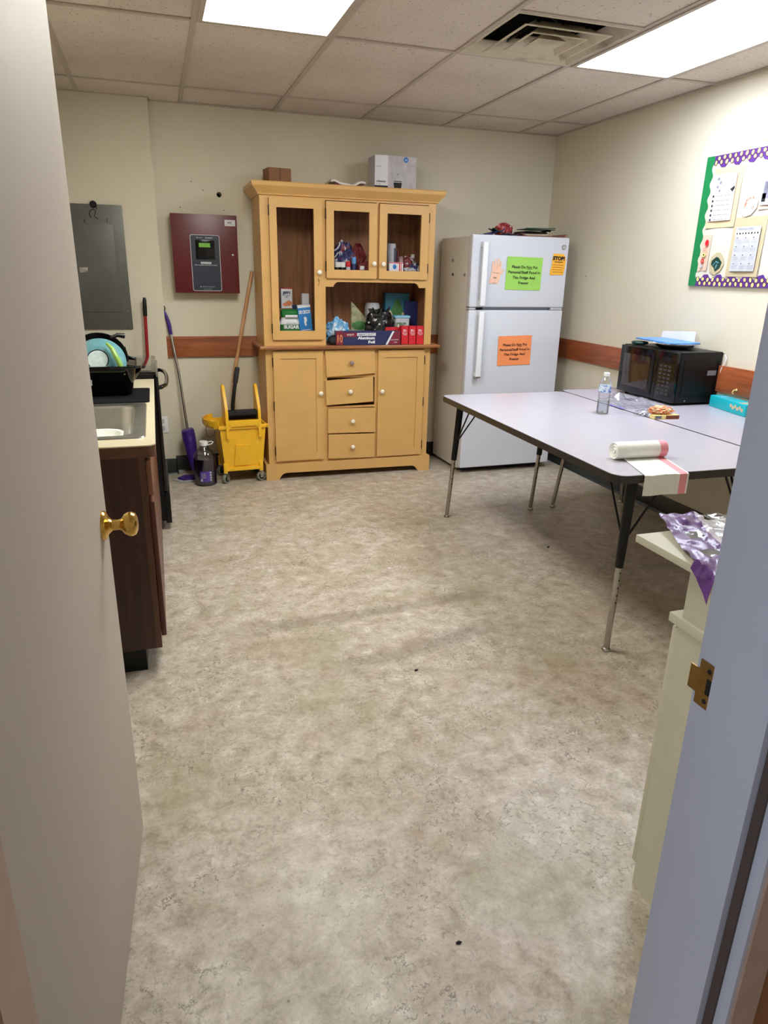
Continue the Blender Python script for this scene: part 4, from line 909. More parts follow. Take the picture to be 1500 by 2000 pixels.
# crinkled bag on the shelf
pbt = T('trash_bag_package', 'crinkled clear plastic package with purple print draped over the cream shelf', 'package', (1.0, .98, .888))
def pb(u, v):
    # u: 0 at the free left edge (hangs over the shelf edge) -> 1 right ; v: 0 near -> 1 far
    wx_ = .985+.120*v+.36*u; wy_ = .98+.30*v-.03*u
    q = Vector((wx_*26, wy_*26, 1.3)); q2 = Vector((wx_*70, wy_*60, 5))
    n_ = .014*abs(noise.noise(q))+.005*abs(noise.noise(q2))+.012*abs(noise.noise(Vector((wx_*11, wy_*14, 9))))
    if wx_ > 1.010: zz = .8885+n_+.018*v*v*(1-u)
    else: zz = .8885-(1.010-wx_)*2.3; wx_ = 1.008-(1.010-wx_)*.25-n_*.6-.003
    return (wx_-1.0, wy_-.98, zz-.888)
mb = MB(); mb.sheet(pb, 50, 40, lambda u, v: (1 if u < .26 and not (.30 < v < .40 and .08 < u < .22) and not (.58 < v < .70 and .09 < u < .20) else (2 if .26 < u < .30 else 0)))
mb.build('film', ['bagclear', plain('purple_film', (104, 62, 134), .3, var=.25, scale=40), plain('pale_film_edge', (206, 196, 212), .3)], pbt)
def pb2(u, v): p_ = pb(u, v); return (p_[0]+.004, p_[1], max(.0006, p_[2]*.5))
MB().sheet(lambda u, v: pb2(.27+.70*u, .05+.90*v), 40, 30).build('rolled_bags', plain('white_bags', (222, 222, 220), .3, var=.08, scale=40, coat=.4), pbt)
mb = MB()
def on_pb(u, v, d=.0015): p_ = Vector(pb(u, v)); return p_
for k in range(14):
    a = 2*PI*k/14; b = 2*PI*(k+1)/14
    mb.tube([on_pb(.33+.045*math.cos(a), .12+.06*math.sin(a))+Vector((0, 0, .002)), on_pb(.33+.045*math.cos(b), .12+.06*math.sin(b))+Vector((0, 0, .002))], .0012, seg=5)
mb.build('round_logo', 'dblue', pbt)

# ------------------------------------------------------------------ red alarm box
AL = T('fire_alarm_panel', 'maroon metal fire alarm control panel on the back wall', 'alarm panel', (.361, YB, 1.285))
hw = .213; hh_ = .497; dp = .10
MB().box(-hw, hw, -dp+.008, 0, 0, hh_).build('enclosure', 'red', AL, smooth=False)
MB().box(-hw-.003, hw+.003, -dp, -dp+.010, -.002, hh_+.002, bev=.002).build('door', 'red', AL)
y = -dp-.0012; fx0, fx1, fz0, fz1 = -.099, .095, .011, .372
fp = MB().prism(rrect(fx0, fx1, fz0, fz1, .014), 'y', y, y+.002, 0).build('face_plate', 'ltgrey', AL)
MB().prism(rrect(fx0+.004, fx1-.004, fz0+.004, fz1-.004, .011), 'y', y-.001, y, 0).build('face', 'navy', fp)
MB().box(-.066, .060, y-.002, y, .215, .338, bev=.0008).build('window', 'blackgloss', fp)
MB().box(-.043, .031, y-.003, y-.001, .293, .320).build('display', 'lcd', fp)
MB().box(-.037, .033, y-.002, y, .187, .200).build('name_tag', 'ltgrey', fp)
mb = MB(); yy = y-.0016
mb.text('FIRE ALARM CONTROL PANEL', (-.003, yy, .176), .0062, 0, .152, bold=.02).disc((-.052, yy, .3535), .004, .004, 0, .0008, 10).text('SILENT', (-.031, yy, .350), .0062, 0, .032, bold=0).text('KNIGHT', (.026, yy, .349), .0075, 0, .05, bold=.04)
mb.disc((-.046, yy, .0385), .004, .004, 0, .0008, 10).text('SILENT KNIGHT', (.006, yy, .036), .006, 0, .085, bold=0).text('by honeywell', (-.002, yy, .022), .005, 0, .055, bold=0)
mb.build('lettering', 'ltgrey', fp, smooth=False)
MB().lathe([(.009, 0), (.009, .004), (.006, .006), (0, .006)], (.180, -dp, .248), 'y', 0, 16).build('lock', 'steel', AL)
st = MB().box(.135, .205, -dp-.0012, -dp+.0005, .432, .470).build('sticker', 'paper', AL)
MB().box(.152, .182, -dp-.0018, -dp-.001, .449, .456).box(.142, .2, -dp-.0018, -dp-.001, .441, .443).box(.142, .198, -dp-.0018, -dp-.001, .461, .463).build('sticker_print', 'greyink', st)

# electrical panel
EP = T('breaker_panel', 'flush grey steel breaker panel on the boxed-out wall at left', 'electrical panel', (-.34, CH, 1.044))
MB().box(-.19, .19, -.016, 0, 0, .772, bev=.002).build('cover', 'panelgrey', EP)
MB().box(-.15, .125, -.021, -.015, .11, .655, bev=.0015).build('panel_door', 'panelgrey', EP)
MB().box(-.105, -.055, -.024, -.02, .355, .39, bev=.001).box(-.095, -.082, -.028, -.023, .362, .382).build('latch', 'steel', EP)
mb = MB()
for a in ((-.17, .02), (.165, .02), (-.17, .75), (.165, .735), (.165, .12)): mb.lathe([(0, .003), (.005, .003), (.006, 0)], (a[0], -.016, a[1]), 'y', 0, 10)
mb.build('screw', 'steel', EP)
MB().tube([(0, -.018, .69), (-.01, -.018, .71), (.0, -.018, .735), (.02, -.018, .745), (.03, -.018, .73), (.02, -.018, .70), (.04, -.018, .685)], .0022, seg=6).box(-.045, -.04, -.0172, -.0158, .66, .68).box(.09, .094, -.0172, -.0158, .668, .69).box(.035, .04, -.0172, -.0158, .74, .76).build('scratch', 'black', EP)
MB().lathe([(0, .008), (.016, .007), (.022, .001)], (.02, -.016, .771), 'y', 0, 12).build('cable_stub', 'black', EP)
# outlet plate
OU = T('wall_outlet', 'white outlet plate low on the boxed-out wall behind the stove corner', 'outlet', (-.012, CH, .315))
MB().box(-.036, .036, -.006, 0, 0, .118, bev=.002).build('cover_plate', 'white', OU)
MB().box(-.012, .012, -.008, -.005, .018, .05).box(-.012, .012, -.008, -.005, .068, .10).build('socket', 'ltgrey', OU)

# ------------------------------------------------------------------ bulletin board (right wall); local x runs towards the camera
PB = -PI/2
BD = T('bulletin_board', 'large bulletin board with cream paper and purple, green scalloped border on the right wall', 'bulletin board', (XR-.0002, 3.54, 1.408), PB)
BW, BH = 1.21, .672
MB().box(0, BW, -.012, 0, 0, BH).build('backing', 'boardpaper', BD, smooth=False)
mb = MB(); pts = [(-.006, -.004), (-.006, BH+.004), (.05, BH+.004)]
n = 60
for i in range(n+1): z = BH-BH*i/n; pts.append((.048+.008*math.sin(z/BH*2*PI*8.5), z))
pts.append((.04, -.004)); mb.prism(pts, 'y', -.0145, -.0122); mb.build('green_border', 'green', BD, smooth=False)
def pborder(z0, up):
    mb = MB(); n = 130; pts = [(.052, z0), (BW+.005, z0)]
    for i in range(n+1):
        x = BW-(BW-.052)*i/n; h_ = .052+.013*math.sin(x/.1*2*PI)+.003*math.sin(x/.033*2*PI)
        pts.append((x, z0+up*h_))
    mb.prism(pts, 'y', -.0142, -.0124, 0)
    rr = random.Random(5 if up > 0 else 9)
    x = .068; k = 0
    while x < BW-.02:
        zc_ = z0+up*(.014 if k % 2 else .036)+rr.uniform(-.002, .002); a_ = rr.uniform(-.5, .5); rx, rz_ = rr.uniform(.0085, .0105), rr.uniform(.010, .013)
        mb.disc((x, -.0150, zc_), rx+.0022, rz_+.002, 1, .0008, 14, a_); mb.disc((x, -.0156, zc_), rx-.001, rz_-.0012, 2, .0008, 14, a_)
        x += .0195; k += 1
    mb.build('dotted_border', ['purple', 'maroonb', 'yell'], BD, smooth=False)
pborder(-.003, 1); pborder(BH+.003, -1)
def poster(nm, lab, x0, x1, z0, z1, mat, y=-.0135, tilt=0):
    t = T(nm, lab, 'poster', (XR+y, 3.54-(x0+x1)/2, z0), 0, 'papers pinned on the bulletin board', rot=(0, 0, PB))
    wd = x1-x0; ht = z1-z0
    MB().sheet(lambda u, v: (-wd/2+wd*u, -.001-.006*(1-v)*abs(2*u-1)**2, ht*v), 8, 8, 0, .0006).build('backing_card', mat, t)
    return t, wd, ht
rr = random.Random(12)
def bars(mb, x0, x1, z, n=1, m=0, y=-.0102, h=.0022):
    x = x0
    while x < x1:
        l = rr.uniform(.006, .016); mb.box(x, min(x+l, x1), y, y+.0006, z, z+h, m); x += l+.003
t, wd, ht = poster('handwashing_poster', 'white instruction sheet on a tan card at the upper left of the bulletin board', .066, .28, 1.713, 2.017, 'tan')
MB().box(-.095, .075, -.0096, -.0088, .035, .27).build('sheet', 'paper', t, smooth=False)
mb = MB()
for i, (s_, ww) in enumerate((('I PLEDGE', .06), ('TO GET', .055), ('SAFETY', .055))): mb.text(s_, (.0, -.0100, .232-.02*i), .012, 0, ww, bold=-.01)
for i in range(4): mb.disc((-.055+.018*(i % 2), -.0102, .248-.02*i), .010-.001*i, .008, 0, .0006, 9, i)
mb.prism([(.04, .19), (.07, .205), (.072, .19), (.058, .175)], 'y', -.0102, -.0096, 1)
mb.tube([(.05, -.0102, .24), (.06, -.0102, .262)], .001, 1, 5).tube([(.066, -.0102, .245), (.073, -.0102, .262)], .001, 1, 5)
for i in range(6): mb.disc((-.076, -.0102, .162-.024*i), .007, .007, 1, .0006, 9, i); bars(mb, -.055, .055, .16-.024*i, m=1)
mb.build('print', ['greyink', 'ink'], t, smooth=False)
t, wd, ht = poster('medication_poster', 'grey chart sheet on a tan card at the lower middle of the bulletin board', .278, .500, 1.458, 1.757, 'tan2')
MB().box(-.083, .085, -.0096, -.0088, .028, .25).box(-.083, .085, -.0098, -.009, .206, .228, 1).build('sheet', ['ltgrey', 'paper'], t, smooth=False)
mb = MB().text('MEDICATION', (-.015, -.0102, .234), .010, 0, .10, bold=-.01)
for i in range(8): mb.disc((-.07+.02*i, -.0104, .217), .004+.001*(i % 2), .006, 1, .0006, 8, i)
for r_ in range(4):
    for c_ in range(3):
        mb.disc((-.062+.055*c_, -.0102, .195-.043*r_), .003, .003, 1, .0006, 8)
        for q in range(3): bars(mb, -.072+.055*c_, -.035+.055*c_, .185-.043*r_-.007*q, h=.0012)
mb.build('print', ['greyink', 'ink'], t, smooth=False)
t, wd, ht = poster('food_strip', 'narrow pinkish card with red spots at the lower left of the bulletin board', .057, .128, 1.488, 1.679, plain('pink_card', (216, 184, 164), .8))
mb = MB().disc((.01, -.0092, .148), .013, .017, 0, .001, 16).disc((0, -.0092, .085), .016, .012, 1, .001, 12).disc((0, -.0100, .085), .005, .005, 2, .001, 8).disc((-.004, -.0092, .052), .012, .012, 0, .001, 12).disc((-.004, -.01, .052), .004, .004, 1, .001, 8).disc((-.008, -.0092, .024), .010, .010, 3, .001, 12)
bars(mb, -.012, .014, .118, m=0, y=-.0092); bars(mb, -.012, .014, .108, m=0, y=-.0092)
mb.build('print', ['bred', 'yell', 'ink', 'ltgrey'], t, smooth=False)
t = T('leaf_cutout', 'tan oval cut-out with a dark green leaf at the bottom left of the bulletin board', 'cut-out', (XR-.0135, 3.54-.196, 1.466), PB, 'papers pinned on the bulletin board')
MB().prism([(0, 0), (.035, .02), (.055, .05), (.05, .085), (.02, .115), (-.01, .118), (-.045, .095), (-.055, .06), (-.045, .02), (-.02, .003)], 'y', -.004, -.003, 0).build('backing_card', 'tan2', t, smooth=False)
MB().prism([(0, .018), (.03, .035), (.04, .065), (.012, .09), (-.005, .095), (-.035, .075), (-.038, .055), (-.015, .04)], 'y', -.006, -.0042, 0).tube([(-.02, -.0065, .05), (.0, -.0065, .07), (.02, -.0065, .06)], .004, 1, 6).prism([(.0, .03), (.012, .05), (.008, .06), (-.004, .045)], 'y', -.0066, -.0058, 1).build('leaf', ['dgreen', 'teal'], t, smooth=False)
t = T('onion_cutout', 'pale pink onion shaped cut-out with red patches in the middle of the bulletin board', 'cut-out', (XR-.0135, 3.54-.365, 1.756), PB, 'papers pinned on the bulletin board')
MB().prism([(-.02, 0), (.02, .008), (.05, .04), (.055, .08), (.03, .115), (.0, .132), (-.03, .12), (-.055, .085), (-.055, .045), (-.045, .015)], 'y', -.005, -.004, 0).build('backing_card', plain('pale_pink_card', (228, 204, 190), .8), t, smooth=False)
MB().disc((.0, -.0058, .06), .036, .042, 0, .001, 20).build('drawing', 'tanart', t, smooth=False)
t, wd, ht = poster('photo_poster', 'tan card with a dark grey picture at the right edge of the bulletin board', .424, .63, 1.786, 1.978, plain('pinkish_card', (206, 176, 160), .8))
MB().box(-.09, .09, -.0096, -.0088, .02, .172, 0).box(-.08, .08, -.0104, -.0094, .05, .13, 1).box(-.085, -.06, -.0104, -.0094, .035, .075, 2).box(-.02, .03, -.0104, -.0096, .035, .12, 2).text('KITCHEN', (-.0, -.0102, .148), .012, 2, .14).build('print', [ 'paper', plain('photo_grey', (120, 118, 134), .6, var=.5, scale=20), 'ink'], t, smooth=False)
# faded cut-out letters above the board
solo('paper_letters', 'faded yellow cut-out paper shapes on the wall above the bulletin board', 'cut-out', MB().prism([(0, .004), (.03, 0), (.035, .03), (.06, .02), (.09, .035), (.12, .03), (.16, .045), (.16, .075), (.13, .07), (.10, .085), (.07, .065), (.03, .07), (.005, .055)], 'y', -.0022, -.0006).prism([(.18, .03), (.26, .05), (.26, .09), (.2, .085)], 'y', -.0022, -.0006), plain('faded_yellow', (216, 200, 158), .8, var=.06), (XR, 3.288, 2.083), PB, smooth=False)

# ------------------------------------------------------------------ mop bucket
BX, BY = .515, 4.822
BK = T('mop_bucket', 'yellow wheeled mop bucket with a wringer left of the yellow hutch', 'mop bucket', (BX-.002, BY, 0), .075)
def L_(x): return x-BX
# tapered tub, front at local y -.0 ; depth .30
mb = MB()
bt0, bt1, yb0, yb1 = L_(.388), L_(.655), .02, .26; tt0, tt1, yt0, yt1 = L_(.362), L_(.682), 0, .30
zb, ztp = .095, .40
def shell(o=0): return [(bt0+o, yb0+o, zb+o), (bt1-o, yb0+o, zb+o), (bt1-o, yb1-o, zb+o), (bt0+o, yb1-o, zb+o)], [(tt0+o, yt0+o, ztp), (tt1-o, yt0+o, ztp), (tt1-o, yt1-o, ztp), (tt0+o, yt1-o, ztp)]
A, B = shell(0); A2, B2 = shell(.006)
vv = [[mb.bm.verts.new(p) for p in q] for q in (A, B, B2, A2)]
for p, q in ((0, 1), (1, 2), (2, 3)):
    for k in range(4): mb.bm.faces.new((vv[p][k], vv[p][(k+1) % 4], vv[q][(k+1) % 4], vv[q][k]))
mb.bm.faces.new(vv[0][::-1]); mb.bm.faces.new(vv[3]); bmesh.ops.recalc_face_normals(mb.bm, faces=mb.bm.faces[:])
# rim
mb.box(L_(.352), L_(.70), -.012, .0, .392, .418, bev=.004).box(L_(.352), L_(.69), .30, .312, .392, .418, bev=.004).box(L_(.680), L_(.698), -.012, .312, .392, .414, bev=.004)
# pouring spout on the left
mb.prism([(L_(.352), .0), (L_(.32), .02), (L_(.275), .10), (L_(.27), .18), (L_(.30), .26), (L_(.352), .31), (L_(.362), .30), (L_(.31), .25), (L_(.284), .18), (L_(.288), .11), (L_(.328), .03), (L_(.362), .012)], 'z', .405, .45, 0, bev=.003)
mb.prism([(L_(.36), .0), (L_(.325), .02), (L_(.282), .10), (L_(.278), .18), (L_(.305), .26), (L_(.36), .30)], 'z', .396, .408, 0)
# corner posts and bottom rail
for xx in (L_(.375), L_(.628)): mb.box(xx, xx+.028, .004, .03, .075, .145, bev=.003)
for xx in (L_(.375), L_(.628)): mb.box(xx, xx+.028, .235, .262, .075, .145, bev=.003)
mb.box(L_(.40), L_(.63), .006, .022, .088, .112, bev=.002)
# embossed panel
mb.hexa([(L_(.452), .010, .125), (L_(.568), .010, .125), (L_(.568), .03, .125), (L_(.452), .03, .125)], [(L_(.468), -.004, .275), (L_(.560), -.004, .275), (L_(.560), .02, .275), (L_(.468), .02, .275)])
mb.build('tub', 'bucket', BK, ang=30)
mb = MB()   # wringer: two tall side wings, cross bar
for sx0, sx1, top in ((.402, .422, .69), (.628, .648, .69)):
    q0, q1 = L_(sx0), L_(sx1); 
    mb.prism([(-.022, .33), (-.022, .50), (-.012, .54), (.07, .665), (.09, .685), (.115, .685), (.13, .66), (.14, .42), (.05, .41), (.0, .40), (.0, .33)], 'x', q0, q1, bev=.003)
mb.box(L_(.422), L_(.628), -.022, -.008, .415, .455, bev=.003)
mb.prism([(L_(.422), .415), (L_(.422), .385), (L_(.428), .398), (L_(.44), .412), (L_(.61), .412), (L_(.622), .398), (L_(.628), .385), (L_(.628), .415)], 'y', -.022, -.010)
mb.box(L_(.422), L_(.628), .12, .135, .40, .47, bev=.003)
wf = mb.build('wringer_frame', 'bucket', BK, ang=30); wf['label'] = 'yellow wringer with two tall side wings'
MB().tube([(L_(.424), .012, .495), (L_(.626), .012, .495)], .017, seg=16).tube([(L_(.424), .05, .465), (L_(.626), .05, .465)], .016, seg=16).box(L_(.424), L_(.626), -.006, .06, .500, .517, bev=.004).build('press_roller', 'blacksoft', BK)
hd = MB().tube([(L_(.462), .03, .495), (L_(.464), .035, .55), (L_(.482), .05, .64), (L_(.498), .07, .71)], .0125, seg=12).build('press_handle', 'black', BK)
MB().tube([(L_(.496), .068, .70), (L_(.504), .075, .74), (L_(.518), .09, .795), (L_(.520), .092, .803)], [.0165, .018, .0175, .013], seg=14).build('grip', 'blacksoft', hd)
for xx, yy in ((.389, .018), (.642, .018), (.389, .248), (.642, .248)):
    q = L_(xx); R_ = Matrix.Translation((q, yy, 0)) @ Matrix.Rotation(.75 if xx < .5 else .15, 4, 'Z'); mb = MB(); mb.T = R_
    mb.lathe([(.014, .072), (.014, .088), (.006, .088)], (0, 0, 0), seg=14).box(-.012, .012, -.019, -.015, .026, .072).box(-.012, .012, .015, .019, .026, .072).box(-.014, .014, -.019, .019, .069, .073).tube([(0, -.021, .0345), (0, .021, .0345)], .004, seg=8)
    c_ = mb.build('caster', 'steel', BK); mb = MB(); mb.T = R_
    mb.lathe([(0, -.010), (.020, -.010), (.021, -.012), (.030, -.012), (.0342, -.007), (.0342, .007), (.030, .012), (.021, .012), (.020, .010), (0, .010)], (0, 0, .0344), 'y', 0, 28, mats=[1, 1, 0, 0, 0, 0, 0, 1, 1])
    mb.build('wheel', ['wheel', 'black'], c_)
MB().tube([(L_(.29), .05, .43), (L_(.272), .03, .40), (L_(.272), .0, .36), (L_(.295), -.01, .345), (L_(.325), .0, .36), (L_(.33), .02, .385)], .0022, seg=6).build('bail_wire', 'black', BK)
# wooden mop handle
mh = T('wet_mop', 'wooden mop handle standing in the yellow bucket and leaning on the wall', 'mop', (.485, 5.03, .12))
MB().tube([(-.015, .035, .10), (.02, .085, .6), (.19, .175, 1.31)], .0125, seg=12).build('mop_handle', 'handlewood', mh)
MB().blob((-.01, .02, .06), (.07, .045, .06), .3, 7, 0, 3, 50).build('mop_head', 'cloth', mh)
MB().box(-.05, .03, .02, .045, .10, .125, bev=.004).build('mop_clamp', 'black', mh)
# spray mop
sm = T('spray_mop', 'purple and silver flat spray mop leaning on the back wall', 'mop', (.128, 5.0, 0))
MB().tube([(.03, .115, .30), (.0, .17, .72), (-.035, .215, 1.01)], .0095, seg=14).build('pole', 'steel', sm)
MB().tube([(-.034, .214, 1.00), (-.040, .213, 1.06), (-.045, .214, 1.09), (-.062, .216, 1.145), (-.068, .217, 1.16)], [.012, .0135, .0125, .009, .007], seg=14).build('grip', 'pp', sm)
mb = MB(); cp_ = [(-.072+.012*math.cos(a_), .217, 1.176+.016*math.sin(a_)) for a_ in [2*PI*k/16 for k in range(17)]]; mb.tube(cp_, .0035, seg=8); mb.build('hang_loop', 'black', sm)
MB().tube([(.062, .05, .05), (.054, .062, .09), (.044, .085, .18), (.034, .098, .27), (.028, .10, .335), (.026, .10, .345)], [.024, .030, .040, .047, .046, .038], seg=18).build('tank_housing', 'pp', sm)
MB().disc((.040, .049, .285), .012, .018, 0, .004, 18).build('trigger_button', plain('violet_button', (96, 66, 160), .3), sm)
MB().tube([(.062, .04, .028), (.063, .05, .07)], [.012, .014], seg=10).build('swivel', 'pp', sm)
MB().prism([(-.07, -.02), (-.03, -.065), (.13, -.045), (.13, .035), (-.02, .04)], 'z', .008, .024, bev=.004).build('mop_head', 'pp', sm)
MB().prism([(-.10, -.015), (-.05, -.082), (.15, -.055), (.15, .05), (-.03, .05)], 'z', 0, .009, bev=.002).build('cleaning_pad', 'ltgrey', sm)
# jug
jg = T('cleaner_jug', 'large clear jug of dark purple cleaner with white cap beside the bucket', 'jug', (.248, 4.855, 0))
pr = [(.066, 0), (.074, .008)]
z = .02
while z < .155: pr += [(.0755, z), (.0735, z+.009)]; z += .018
MB().lathe(pr+[(.076, .175), (.0745, .19), (0, .1905)], seg=36).build('liquid', 'pliq', jg)
MB().lathe([(.067, .0)]+[(.0765, .010), (.0772, .19), (.073, .215), (.052, .245), (.028, .27), (.024, .285), (.024, .29)], seg=36).build('bottle', 'bottle', jg)
MB().lathe([(.027, .278), (.029, .28), (.029, .306), (.026, .309), (0, .309)], seg=24).build('cap', 'white', jg)
MB().tube([(.015, -.02, .283), (.05, -.03, .292), (.063, -.02, .303), (.05, -.005, .306), (.026, .0, .298)], .0042, seg=8).build('carry_ring', 'white', jg)
def lbp(u, v):
    a_ = -PI/2-.55+1.05*u; return (.0785*math.cos(a_), .0785*math.sin(a_), .035+.075*v)
MB().sheet(lbp, 14, 6, 0, .0006).build('label', 'plabel', jg)
mb = MB()
for i in range(4):
    a_ = -PI/2+.40; mb.box(.0795*math.cos(a_)-.006, .0795*math.cos(a_)+.006, .0795*math.sin(a_)-.002, .0795*math.sin(a_), .04+.018*i, .052+.018*i)
for i in range(5):
    a_ = -PI/2-.2; mb.box(.0795*math.cos(a_)-.018, .0795*math.cos(a_)+.012, .0795*math.sin(a_)-.0025, .0795*math.sin(a_)-.001, .062+.008*i, .064+.008*i)
mb.box(-.038, -.020, -.0745, -.071, .04, .054)
mb.build('label_print', 'ltgrey', jg, smooth=False)
# red stick broom behind the stove
rb = T('red_broom', 'red handled broom with black grip standing in the corner behind the stove', 'broom', (-.095, 5.06, 0))
MB().tube([(0, 0, .12), (.03, .04, 1.14)], .0115, seg=12).build('handle', 'redpaint', rb)
MB().tube([(.030, .04, 1.13), (.0315, .042, 1.17), (.034, .044, 1.235), (.035, .045, 1.25)], [.0135, .0145, .0125, .009], seg=12).build('grip', 'black', rb)
MB().hexa([(-.06, -.035, 0), (.05, -.035, 0), (.05, .03, 0), (-.06, .03, 0)], [(-.035, -.015, .15), (.035, -.015, .15), (.035, .015, .15), (-.035, .015, .15)]).build('brush_head', 'blacksoft', rb)

# ------------------------------------------------------------------ counter run
CZ = .875; CY0, CY1 = 2.41, 3.95
wt = T('worktop', 'cream laminate worktop with dark brown edge left of the open floor', 'countertop', (-.35, CY0, 0))
# worktop with sink cut-out: x -.66..-.035 ; cut x -.60..-.085, y 2.53..3.19 (world)
def wx(x): return x+.35
def wy(y): return y-CY0
cx0, cx1, cy0, cy1 = wx(-.585), wx(-.088), wy(2.57), wy(3.16)
mb = MB(); a0, a1, b0, b1 = wx(XL+.002), wx(-.035), 0, wy(CY1)
r = .03
mb.prism([(a0, b0)]+[(a1-r, b0)]+arc(a1-r, b0+r, r, -PI/2, 0, 5)+[(a1, cy0), (a0, cy0)], 'z', CZ-.004, CZ, 0)
mb.box(a0, a1, cy1, b1, CZ-.004, CZ, 0).box(a0, cx0, cy0, cy1, CZ-.004, CZ, 0).box(cx1, a1, cy0, cy1, CZ-.004, CZ, 0)
mb.build('laminate_surface', 'cream', wt, smooth=False)
mb = MB(); mb.prism([(a0, b0+.001), (a1-r, b0+.001)]+arc(a1-r, b0+r, r-.001, -PI/2, 0, 5)+[(a1-.001, cy0), (a0, cy0)], 'z', CZ-.042, CZ-.004, 0)
mb.box(a0, a1-.001, cy1, b1, CZ-.042, CZ-.004, 0).box(cx1, a1-.001, cy0, cy1, CZ-.042, CZ-.004, 0).box(a0, cx0, cy0, cy1, CZ-.042, CZ-.004)
mb.build('edge', wood('counter_edge', (66, 40, 26), (104, 66, 44), 'x'), wt, smooth=False)
mb = MB(); mb.box(a0, a0+.018, 0, wy(CY1), CZ, CZ+.09); mb.build('backsplash', 'cream', wt, smooth=False)
# sink
sk = T('kitchen_sink', 'stainless steel drop-in sink set in the cream worktop', 'sink', (-.335, 2.865, CZ))
mb = MB(); sx, sy = .268, .345
def rr4(hx_, hy_, r_, z_): return [mb.bm.verts.new((p[0], p[1], z_)) for p in rrect(-hx_, hx_, -hy_, hy_, r_, 5)]
loops = [rr4(sx, sy, .03, .0008), rr4(sx-.002, sy-.002, .03, .005), rr4(sx-.012, sy-.012, .03, .0045), rr4(sx-.045, sy-.05, .05, .002), rr4(sx-.052, sy-.057, .055, -.01), rr4(sx-.06, sy-.065, .06, -.15), rr4(sx-.085, sy-.09, .07, -.175), rr4(.03, .03, .0299, -.18)]
for p, q in zip(loops, loops[1:]):
    n = len(p)
    for k in range(n): mb.bm.faces.new((p[k], p[(k+1) % n], q[(k+1) % n], q[k]))
mb.bm.faces.new(loops[-1]); bmesh.ops.recalc_face_normals(mb.bm, faces=mb.bm.faces[:])
for f in mb.bm.faces: f.normal_flip() if f.normal.z < -.5 else None
mb.build('basin', 'sinksteel', sk, ang=50)
MB().lathe([(0, -.178), (.035, -.178), (.04, -.176)], seg=20).build('drain', 'chrome', sk)
mb = MB().box(-.245, -.205, -.09, .09, .004, .012, bev=.003).tube([(-.225, 0, .01), (-.225, 0, .16), (-.205, 0, .21), (-.13, 0, .22), (-.09, 0, .19)], .01, seg=12); mb.build('faucet', 'chrome', sk)
# white dishpan lying in the sink
dp_ = MB(); 
def dl(hx_, hy_, z_): return [dp_.bm.verts.new((p[0], p[1], z_)) for p in rrect(-hx_, hx_, -hy_, hy_, min(hx_, hy_)*.55, 6)]
lp = [dl(.105, .11, 0), dl(.12, .13, .02), dl(.135, .15, .105), dl(.14, .155, .108), dl(.13, .145, .106), dl(.115, .125, .072), dl(.09, .10, .060)]
for p, q in zip(lp, lp[1:]):
    n = len(p)
    for k in range(n): dp_.bm.faces.new((p[k], p[(k+1) % n], q[(k+1) % n], q[k]))
dp_.bm.faces.new(lp[0][::-1]); dp_.bm.faces.new(lp[-1]); bmesh.ops.recalc_face_normals(dp_.bm, faces=dp_.bm.faces[:])
solo('white_basin', 'white plastic basin lying inside the steel sink', 'basin', dp_, 'white', (-.30, 2.86, CZ-.172))
# base cabinet
bc = T('base_cabinet', 'dark brown wood base cabinet under the cream worktop', 'cabinet', (-.36, CY0, 0))
def bx_(x): return x+.36
X1 = bx_(-.075)
mb = MB()
mb.box(bx_(XL+.002), X1-.02, .005, .023, .10, CZ-.042).box(bx_(XL+.002), X1-.02, 1.50, 1.53, .10, CZ-.042).box(bx_(XL+.002), X1-.02, .023, 1.50, .10, .118).box(bx_(XL+.002), bx_(XL+.01), .02, 1.52, .1, CZ-.045)
mb.build('carcass', 'cab', bc, smooth=False)
mb = MB()
for y0, y1 in ((.005, .045), (.50, .54), (1.0, 1.04), (1.49, 1.53)): mb.box(X1-.02, X1, y0, y1, .10, CZ-.042)
mb.box(X1-.02, X1-.0005, .045, 1.49, .10, .13).box(X1-.02, X1-.0005, .045, 1.49, .80, CZ-.042).box(X1-.02, X1-.0005, .045, 1.49, .66, .68)
mb.build('face_frame', 'cab2', bc, smooth=False)
for i, (y0, y1) in enumerate(((.03, .515), (.525, 1.015), (1.025, 1.52))):
    MB().box(X1+.001, X1+.019, y0, y1, .69, .815, bev=.003).build('drawer_front', 'worn', bc)
    d = MB().box(X1+.001, X1+.019, y0, y1, .135, .665, bev=.003).build('cabinet_door', wood('door_face', (72, 34, 26), (104, 56, 42), 'z'), bc)
    if i == 0:
        d.rotation_euler = (0, 0, 0)
MB().box(bx_(XL+.01), bx_(-.135), .03, 1.50, 0, .10).build('toe_kick', 'black', bc, smooth=False)
# drying mat
solo('drying_mat', 'thin black drying mat on the worktop behind the sink', 'mat', MB().prism(rrect(-.25, .25, -.195, .20, .02), 'z', 0, .004, bev=.001), plain('mat_black', (10, 10, 13), .85, spec=.2), (-.305, 3.425, CZ+.0006))
